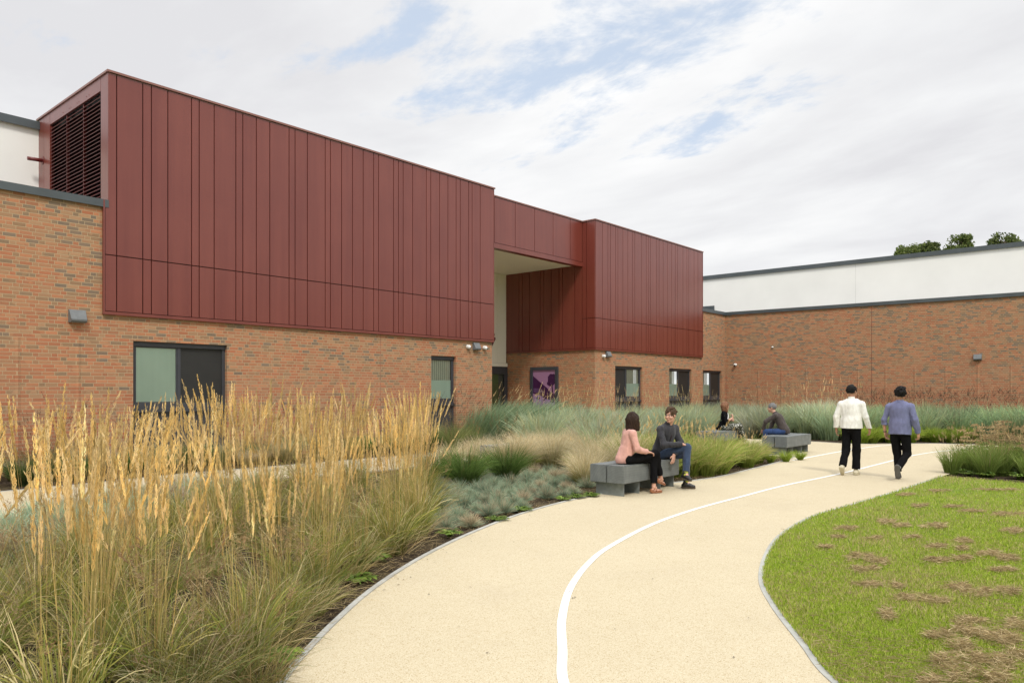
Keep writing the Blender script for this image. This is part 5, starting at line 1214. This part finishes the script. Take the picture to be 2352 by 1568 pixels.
        b0 = W_+hd*.025+ac*.028; m1 = b0+unit(hd*.7+ac*.75+pn*.25)*.038; S.cap(b0, m1, .0125, .0105, .008); S.cap(m1, m1+unit(hd+ac*.15+pn*.35)*.032, .0105, .0082, .004)
    S.obj('body', sk, t)
    for s_ in (-1, 1):
        m = MB(); c = H(.0855, .031*s_, .010); m.tube([c-f*.004, c, c+f*.005], [.010*hs, .0105*hs, .004*hs], 10); m.build('eye', EYW, t)
        m = MB(); c = H(.0905, .031*s_, .010); m.tube([c, c+f*.003], [.0058*hs, .004*hs], 8); m.build('iris', EYE, t)
        m = MB(); m.tube([H(.096, .014*s_, .029), H(.096, .032*s_, .033), H(.086, .050*s_, .028)], [.003, .0035, .002], 6); m.build('eyebrow', hair['mat'], t)
    m = MB(); m.tube([H(.090, -.022, -.063), H(.0985, 0, -.061), H(.090, .022, -.063)], [.003, .0055, .003], 6); m.build('lips', LIP, t)
    # hair
    S = SDF(hc-.26, hc+.22, .005 if hair['k'] != 'bob' else .006)
    if hair['k'] == 'bob':
        S.ell(H(-.022, 0, .030), (.108, .098, .108), .02, Rh)
        for s_ in (-1, 1): S.cap(H(-.03, .075*s_, .01), H(-.02+hair.get('sw', 0), .088*s_, -.15), .042, .034, .03)
        S.cap(H(-.075, 0, .0), H(-.085, 0, -.155), .062, .045, .04, l, 1.5)
        S.ell(H(.10, 0, -.05), (.075, .062, .115), .015, Rh, sub=True); S.folds(.007, .035, 5, (1, 1, .25)); S.clip(H(0, 0, -.175), -up)
    else:
        th = hair.get('th', .014)
        S.ell(H(-.016, 0, .034), (.097+th, .076+th, .090+th), .01, Rh)
        if hair['k'] == 'curly':
            r = random.Random(2)
            for _ in range(46):
                a = r.uniform(0, 6.28); e = r.uniform(.05, 1.3); S.ell(H(-.012+.098*math.cos(a)*math.cos(e), .080*math.sin(a)*math.cos(e), .045+.088*math.sin(e)), [r.uniform(.016, .026)]*3, .008)
        if hair['k'] == 'quiff': S.ell(H(.01, -.035, .10), (.07, .05, .035), .02, Rh); S.ell(H(-.075, -.03, .03), (.05, .06, .07), .02, Rh)
        S.ell(H(.118, 0, -.012), (.070, .090, .075), .012, Rh, sub=True)             # the face stays free
        S.ell(H(.0, 0, -.115), (.16, .15, .095 if hair['k'] != 'quiff' else .075), .012, Rh, sub=True)
        for s_ in (-1, 1): S.ell(H(.005, .095*s_, -.012), (.030, .030, .036), .008, Rh, sub=True)
        S.folds(hair.get('n', .004), .022, 8, (1, 1, .6))
    S.obj('hair', hair['mat'], t)
    # trousers
    S = SDF(lo, hi, vox); g = legs.get('t', .018)
    S.ell(J['pel'], (.105+g*.3, .155*w+g*.3, .10), .03, np.stack([np.cross(px_, [0, 0, 1]), px_, [0, 0, 1]], 1)); S.cap(J['pel'], J['pel']+ux*.09, .115*w, .115*w, .03, fw, .85)
    for sd in 'LR':
        S.cap(J[sd+'H'], J[sd+'K'], .084+g*.4, .062+g*.5, .025); S.cap(J[sd+'K'], J[sd+'A'], .060+g*.5, .042+g, .02)
    S.folds(.0045, .07, legs.get('seed', 1))
    for sd in 'LR':
        a = J[sd+'A']; dv = unit(J[sd+'A']-J[sd+'K']); q = a-dv*legs.get('up', .0); S.clip(q, dv, (q-.085, q+.085))
    S.obj('trousers', legs['mat'], t)
    # shoes
    for sd in 'LR':
        a = J[sd+'A']; tf = unit(J[sd+'T']); U = unit(J[sd+'U']); U = unit(U-tf*np.dot(U, tf)); sl_ = np.cross(U, tf); Rs = np.stack([tf, sl_, U], 1)
        def Q(x, y, z): return a+Rs@np.array([x, y, z])
        if shoe['k'] == 'sandal':
            m = MB(); out = [(-.062, 0), (-.05, .026), (0, .028), (.06, .036), (.11, .040), (.145, .032), (.168, .008), (.165, -.012), (.13, -.034), (.06, -.034), (0, -.028), (-.05, -.026)]
            tp = [Q(x, y, -.076) for x, y in out]; bt = [Q(x, y, -.092) for x, y in out]; m.poly(tp); m.poly(bt[::-1])
            for i in range(len(out)): j = (i+1) % len(out); m.quad(tp[j], tp[i], bt[i], bt[j])
            o = m.build('shoe', shoe['mat'], t)
            S = SDF(a-.22, a+.24, .005); S.cap(Q(.10, 0, -.066), Q(.145, .0, -.070), .032, .024, .01, U, .55); S.cap(Q(-.045, 0, -.06), Q(-.05, 0, -.035), .032, .026, .01); S.ell(Q(.02, 0, -.02), (.085, .05, .030), .008, Rs, sub=True); S.obj('shoe_upper', shoe['mat'], o)
            m = MB(); m.tube([Q(.03, .036, -.07), Q(.035, .022, -.035), Q(.04, 0, -.027), Q(.035, -.022, -.035), Q(.03, -.036, -.07)], .006, 6); m.tube([Q(-.045, .03, -.05), Q(-.01, .032, -.03), Q(.035, .0, -.028), Q(-.01, -.032, -.03), Q(-.045, -.03, -.05)], .005, 6); m.tube([Q(.1, 0, -.05), Q(.07, 0, -.043), Q(.038, 0, -.027)], .005, 6); m.build('shoe_strap', shoe['mat'], o)
            continue
        S = SDF(a-.24, a+.24, .006); h = shoe.get('h', 0)
        S.cap(Q(-.045, 0, -.055), Q(.115, 0, -.064), .042, .037, .02, U, .8); S.cap(Q(.0, 0, -.03), Q(.07, 0, -.052), .042, .034, .02); S.cap(Q(-.02, 0, -.04), Q(-.008, 0, -.01+h), .043, .041+h*.1, .02)
        S.clip(Q(0, 0, -.077), -U); S.clip(Q(0, 0, .012+h), U); o = S.obj('shoe', shoe['mat'], t)
        S = SDF(a-.24, a+.24, .006); S.cap(Q(-.048, 0, -.08), Q(.118, 0, -.082), .045, .040, .01, U, .6); S.clip(Q(0, 0, -.0765), U); S.clip(Q(0, 0, -.098), -U); S.obj('shoe_sole', shoe['sole'], o)
        if shoe.get('sock'):
            S = SDF(a-.2, a+.2, .006); dv = unit(J[sd+'K']-J[sd+'A']); S.cap(a-dv*.02, a+dv*.10, .040, .040, .01); S.obj('sock', shoe['sock'], t)
    # top garment
    S = SDF(lo, hi, vox); g = top.get('t', .02); hem = top.get('hem', .10)
    for sd in 'LR':
        e = top.get('sl'+sd, top.get('sl', 1.0)); en = J[sd+'E']+(J[sd+'W']-J[sd+'E'])*e
        S.cap(J[sd+'S'], J[sd+'E'], .050+g*.35, .044+g*.45, .018); S.cap(J[sd+'E'], en, .044+g*.45, .034+g*.5, .015)
        if e < .75: S.cap(en-(en-J[sd+'E'])*.12, en, .052, .054, .006)
    for sd in 'LR':
        e = top.get('sl'+sd, top.get('sl', 1.0)); en = J[sd+'E']+(J[sd+'W']-J[sd+'E'])*e; dv = unit(J[sd+'W']-J[sd+'E']); S.clip(en+dv*.012, dv, (en-.085, en+.085))
    lowp = J['pel']-ux*(hem+.10) if top.get('stand') else J['pel']+ux*.02
    S.cap(J['chest']+ux*.045, J['pel']+ux*.08, .150*w+g*.8, .143*w+g*.8, .02, fw, .70); S.cap(J['pel']+ux*.09, lowp, (.146 if top.get('stand') else .142)*w+g*.9, (.160 if top.get('stand') else .150)*w+g*.9, .03, fw, .78)
    for sd in 'LR': S.cap(J['neck']-ux*.075, J[sd+'S']-ux*.004, .066+g*.3, .050+g*.35, .035)
    S.cap(J['neck']-ux*.06, J['neck']-ux*.01, .064, .056+g*.2, .025)
    if top.get('skirt'):
        for dx_, dy_, dz_, r0, r1 in top['skirt']: S.cap(J['pel']+ux*.1, J['pel']+np.array([dx_, dy_, dz_]), r0, r1, .04)
    S.folds(top.get('fold', .005), .085, top.get('seed', 3)); S.folds(top.get('fold', .005)*.4, .035, top.get('seed', 3)+9, (1, 1, .35))
    hp = J['pel']-np.array([0, 0, hem]); S.clip(hp, top.get('hemn', (0, 0, -1)), (J['pel']-np.array([.4, .4, .55]), J['pel']+np.array([.4, .4, -hem+.12])) if not top.get('nolimit') else None)
    S.clip(J['neck']+ux*.012, ux, (J['neck']-.10, J['neck']+.2))
    tg = S.obj('top_garment' if not top.get('name') else top['name'], top['mat'], t)
    # collar
    m = MB(); n_ = 22; cr = top.get('cr', .066); ch = top.get('ch', .035); ring = []
    for j, (hh_, rr) in enumerate(((-.02, cr+.008), (ch, cr-.004), (ch-.002, cr-.010), (-.02, cr-.004)) if not top.get('fold_collar') else ((-.012, cr+.022), (ch*.9, cr+.002), (ch*.9, cr-.006), (-.012, cr-.004))):
        ring.append([J['neck']+ux*(hh_+(top.get('dip', .0)*max(0, math.cos(2*math.pi*i/n_)) if j in (0, 3) else 0))+fw*math.cos(2*math.pi*i/n_)*rr*.95+sx*math.sin(2*math.pi*i/n_)*rr for i in range(n_)])
    for a_, b_ in zip(ring, ring[1:]+ring[:1]):
        for i in range(n_):
            k_ = (i+1) % n_
            if top.get('open') and (i in (0, 1, n_-1, n_-2)): continue
            m.quad(a_[i], a_[k_], b_[k_], b_[i])
    m.build('collar', top['mat'], tg)
    if top.get('shirt'):      # shirt front seen between open lapels
        S = SDF(lo, hi, vox); S.ell(J['chest'], (.105+g+.004, .05, .19), .01, Rt); S.cap(J['chest'], J['pel']+ux*.06+fw*.02, .05, .055, .04); 
        q = J['chest']-ux*.05; 
        S.clip(J['chest']+fw*.02, -fw); S.obj('shirt', top['shirt'], t)
    return t, J, (fw, sx, ux), H
sk1 = skin('skin_fair', (.56, .33, .24)); sk2 = skin('skin_medium', (.42, .23, .15)); sk3 = skin('skin_tan', (.50, .28, .19))
BLK = cloth('black_cloth', (.008, .008, .009), .9); bk_ = BLK.node_tree.nodes['Principled BSDF']; bk_.inputs['Sheen Weight'].default_value = 0; bk_.inputs['Specular IOR Level'].default_value = .06
HB = hairm('black_hair', (.007, .006, .006)); HD = hairm('dark_brown_hair', (.030, .016, .010)); HC = hairm('brown_curly_hair', (.075, .045, .026)); HG = hairm('grey_hair', (.12, .12, .12), (.30, .30, .30)); HL = hairm('chestnut_hair', (.14, .06, .03), (.36, .18, .10))
wh = plain('cream_rubber', (.55, .50, .36), .6, .1, 20); dk = plain('dark_rubber', (.05, .047, .042), .7, .1, 20)
def P_(x, y, z): return np.array([x, y, z], float)
# --- walking man in the white jacket
person('walking man seen from behind in a white jacket and black trousers', (15.33, 4.50), R(3), dict(
    pel=P_(0, 0, .95), chest=P_(.01, 0, 1.27), neck=P_(.0, 0, 1.475), head=P_(.03, 0, 1.625), look=P_(1, -.38, -.02),
    LS=P_(0, .180, 1.375), RS=P_(0, -.180, 1.375), LE=P_(-.03, .268, 1.13), RE=P_(.0, -.262, 1.13), LW=P_(.03, .285, .89), RW=P_(.10, -.305, .90), w=1.14,
    LD=P_(.15, .05, -1), RD=P_(.25, -.02, -1), LP=P_(.2, -1, 0), RP=P_(.2, 1, 0), LC=.5, RC=.6,
    LH=P_(0, .085, .90), RH=P_(0, -.085, .90), LK=P_(.02, .10, .50), RK=P_(.06, -.08, .49), LA=P_(-.20, .115, .17), RA=P_(.05, -.075, .10),
    LT=P_(.70, .05, -.70), RT=P_(1, -.12, 0), LU=P_(.70, 0, .70), RU=P_(0, 0, 1)), sk2, dict(k='short', mat=HB, th=.013),
    dict(mat=cloth('white_jacket_cloth', (.80, .79, .74), .8), t=.034, hem=.04, stand=1, name='jacket', seed=4, cr=.060, ch=.05, fold=.0055), dict(mat=BLK, t=.026, up=.015, seed=2), dict(k='shoe', mat=wh, sole=wh))
# --- walking man in the blue shirt
t2, J2, ax2, H2 = person('walking man seen from behind in a blue shirt with rolled sleeves, one heel raised', (15.10, 3.58), R(1), dict(
    pel=P_(0, 0, .93), chest=P_(.0, 0, 1.24), neck=P_(-.01, 0, 1.445), head=P_(-.005, -.0, 1.59), look=P_(1, .35, .22), hup=P_(-.2, -.12, 1),
    LS=P_(0, .178, 1.345), RS=P_(0, -.178, 1.345), LE=P_(-.02, .27, 1.10), RE=P_(-.04, -.255, 1.11), LW=P_(.04, .262, .865), RW=P_(.05, -.290, .865), w=1.1,
    LD=P_(.2, -.15, -1), RD=P_(.15, -.1, -1), LP=P_(-.3, -1, 0), RP=P_(.3, 1, 0), LC=.45, RC=.7,
    LH=P_(0, .085, .88), RH=P_(0, -.085, .88), LK=P_(.10, .075, .50), RK=P_(.07, -.105, .48), LA=P_(.10, .05, .11), RA=P_(-.27, -.03, .235),
    LT=P_(1, .05, 0), RT=P_(.20, .02, -.97), LU=P_(0, 0, 1), RU=P_(.97, 0, .2)), sk3, dict(k='quiff', mat=HB, th=.016, n=.007),
    dict(mat=cloth('blue_shirt_cloth', (.155, .165, .29), .8), t=.024, hem=.10, stand=1, hemn=(-.10, 0, -1), slL=.35, slR=.92, name='shirt', seed=7, fold=.0065, fold_collar=True, cr=.058, ch=.03), dict(mat=BLK, t=.02, up=.03, seed=5), dict(k='shoe', mat=dk, sole=plain('grey_sole', (.09, .085, .075), .7), sock=cloth('grey_sock', (.45, .47, .52))))
m = MB(); wv = J2['LW']; d_ = unit(J2['LE']-J2['LW']); m.tube([wv+d_*.01, wv+d_*.025], .031, 14); m.build('wristwatch', M['black'], t2)
# --- woman in the pink jacket, sitting cross-legged on the nearest bench
SEAT = .48
person('seated woman in a pink jacket and black trousers with dark shoulder-length hair', (10.12, 6.38), R(-38), dict(
    pel=P_(0, 0, SEAT+.10), chest=P_(.05, 0, SEAT+.38), neck=P_(.09, 0, SEAT+.555), head=P_(.135, .01, SEAT+.69), look=P_(.80, .75, -.06), w=.88, hs=.95,
    LS=P_(.07, .155, SEAT+.49), RS=P_(.07, -.155, SEAT+.49), LE=P_(.14, .20, SEAT+.26), RE=P_(.12, -.21, SEAT+.25), LW=P_(.33, .10, SEAT+.20), RW=P_(.33, -.10, SEAT+.19),
    LD=P_(1, -.3, -.15), RD=P_(1, .4, -.15), LP=P_(0, 0, -1), RP=P_(0, 0, -1), LC=.4, RC=.5,
    LH=P_(.03, .08, SEAT+.08), RH=P_(.03, -.08, SEAT+.08), LK=P_(.50, .06, SEAT+.06), RK=P_(.52, .02, SEAT+.155), LA=P_(.48, .00, .10), RA=P_(.66, .16, .225),
    LT=P_(.93, .30, 0), RT=P_(.72, .42, -.28), LU=P_(0, 0, 1), RU=P_(.3, 0, .95)), sk1, dict(k='bob', mat=HD),
    dict(mat=cloth('pink_jacket_cloth', (.62, .345, .29), .85), t=.020, hem=.085, sl=.86, name='jacket', seed=12, fold=.005, cr=.052, ch=.012, skirt=[(-.04, 0, -.03, .12, .125)]), dict(mat=BLK, t=.008, up=.06, seed=6), dict(k='sandal', mat=plain('tan_leather', (.30, .12, .055), .45)))
# --- man in the dark jacket
t4, J4, ax4, H4 = person('seated man with curly brown hair in a charcoal jacket, forearm resting on his raised knee', (11.28, 6.40), R(-98), dict(
    pel=P_(0, 0, SEAT+.10), w=1.06, chest=P_(.10, 0, SEAT+.40), neck=P_(.17, -.005, SEAT+.595), head=P_(.225, -.03, SEAT+.745), look=P_(.12, -1, -.06),
    LS=P_(.15, .185, SEAT+.515), RS=P_(.12, -.185, SEAT+.515), LE=P_(.27, .20, SEAT+.25), RE=P_(.24, -.24, SEAT+.26), LW=P_(.30, -.04, SEAT+.08), RW=P_(.43, .02, SEAT+.27),
    LD=P_(.25, -.5, -.95), RD=P_(.45, .85, -.28), LP=P_(-1, 0, -.2), RP=P_(-.1, 0, -1), LC=.35, RC=.75,
    LH=P_(.03, .09, SEAT+.08), RH=P_(.03, -.09, SEAT+.08), LK=P_(.44, .12, SEAT+.09), RK=P_(.47, .10, SEAT+.215), LA=P_(.42, .14, .105), RA=P_(.53, -.03, .27),
    LT=P_(.86, .38, 0), RT=P_(.90, -.25, -.12), LU=P_(0, 0, 1), RU=P_(.1, 0, 1)), sk1, dict(k='curly', mat=HC, th=.010, n=.006),
    dict(mat=cloth('charcoal_jacket_cloth', (.038, .038, .044), .85), t=.026, hem=.10, sl=.93, name='jacket', seed=15, fold=.006, fold_collar=True, open=True, cr=.064, ch=.04, shirt=cloth('dark_plum_shirt_cloth', (.030, .018, .022), .85), skirt=[(-.10, .06, -.08, .14, .12), (-.02, .20, -.02, .10, .08)]), dict(mat=cloth('denim', (.035, .055, .10), .85), t=.012, up=.035, seed=9), dict(k='shoe', mat=plain('black_leather', (.015, .014, .013), .3), sole=plain('brown_sole', (.10, .075, .05), .7), h=.02, sock=cloth('yellow_green_sock', (.35, .36, .06))))
m = MB(); m.poly([(-.12, .14, SEAT+.05), (.05, .26, SEAT+.03), (.10, .36, .27), (.02, .40, .25), (-.10, .34, .24), (-.16, .2, SEAT)]); m.poly([(.05, .262, SEAT+.03), (-.12, .142, SEAT+.05), (-.16, .202, SEAT), (-.10, .345, .236), (.02, .405, .246), (.10, .365, .266)]); m.build('coat_tail', BLK, t4)
# --- woman in the black blazer on the far bench
tw, Jw, axw, Hw = person('seated woman in a black blazer and patterned trousers with chestnut hair and glasses', (20.62, 9.62), R(-70), dict(
    pel=P_(0, 0, SEAT+.10), chest=P_(.02, 0, SEAT+.38), neck=P_(.03, 0, SEAT+.565), head=P_(.055, 0, SEAT+.70), look=P_(.85, .50, .14), w=.88, hs=.95,
    LS=P_(.02, .155, SEAT+.495), RS=P_(.02, -.155, SEAT+.495), LE=P_(.10, .21, SEAT+.27), RE=P_(.10, -.22, SEAT+.25), LW=P_(.27, .04, SEAT+.29), RW=P_(.25, -.02, SEAT+.36),
    LD=P_(.2, -1, .15), RD=P_(.15, .6, .8), LP=P_(-1, 0, 0), RP=P_(-1, 0, 0), LC=.6, RC=1.1,
    LH=P_(.03, .08, SEAT+.08), RH=P_(.03, -.08, SEAT+.08), LK=P_(.44, .15, SEAT+.09), RK=P_(.45, .05, SEAT+.13), LA=P_(.52, .30, .10), RA=P_(.58, .20, .13),
    LT=P_(.9, .4, 0), RT=P_(.9, .45, -.1), LU=P_(0, 0, 1), RU=P_(0, 0, 1)), sk1, dict(k='bob', mat=HL),
    dict(mat=BLK, t=.022, hem=.09, sl=.25, name='blazer', seed=18, cr=.060, ch=.01, open=True, shirt=cloth('white_blouse_cloth', (.78, .78, .78), .8), skirt=[(-.08, 0, -.06, .12, .13)]), dict(mat=cloth('patterned_trouser_cloth', (.55, .55, .50), .85, pattern=(.03, .035, .02)), t=.035, up=.03, seed=11), dict(k='shoe', mat=M['white'], sole=wh))
m = MB()
for s_ in (-1, 1):
    m.tube([Hw(.106, .031*s_+.021*math.cos(a), .010+.017*math.sin(a)) for a in np.linspace(0, 6.283, 15)], .0016, 6, False); m.tube([Hw(.104, .050*s_, .014), Hw(.01, .078*s_, .014)], .0015, 6)
m.tube([Hw(.106, -.010, .014), Hw(.108, .010, .014)], .0015, 6); m.build('glasses', M['black'], tw)
# --- grey haired man on the end of the middle bench, turned away
person('grey haired man in a brown grey sweater and jeans leaning forward on a bench', (19.58, 7.42), R(98), dict(
    pel=P_(0, 0, SEAT+.10), chest=P_(.13, 0, SEAT+.38), neck=P_(.25, 0, SEAT+.575), head=P_(.33, 0, SEAT+.70), look=P_(1, .12, -.06),
    LS=P_(.20, .185, SEAT+.50), RS=P_(.20, -.185, SEAT+.49), LE=P_(.42, .27, SEAT+.34), RE=P_(.38, -.26, SEAT+.28), LW=P_(.50, .20, SEAT+.14), RW=P_(.42, -.18, SEAT+.13),
    LD=P_(.5, -.6, -.6), RD=P_(.4, .8, -.35), LP=P_(0, 0, -1), RP=P_(0, 0, -1), LC=.5, RC=.5,
    LH=P_(.03, .09, SEAT+.08), RH=P_(.03, -.09, SEAT+.08), LK=P_(.44, .20, SEAT+.07), RK=P_(.44, -.17, SEAT+.07), LA=P_(.42, .20, .10), RA=P_(.44, -.17, .10),
    LT=P_(1, .15, 0), RT=P_(1, -.15, 0), LU=P_(0, 0, 1), RU=P_(0, 0, 1)), sk1, dict(k='short', mat=HG, th=.012),
    dict(mat=cloth('brown_grey_sweater_cloth', (.062, .050, .046), .9), t=.024, hem=.07, name='sweater', seed=21, fold=.006, cr=.062, ch=.02), dict(mat=cloth('blue_denim', (.030, .060, .16), .85), t=.012, up=.02, seed=13), dict(k='shoe', mat=dk, sole=dk))
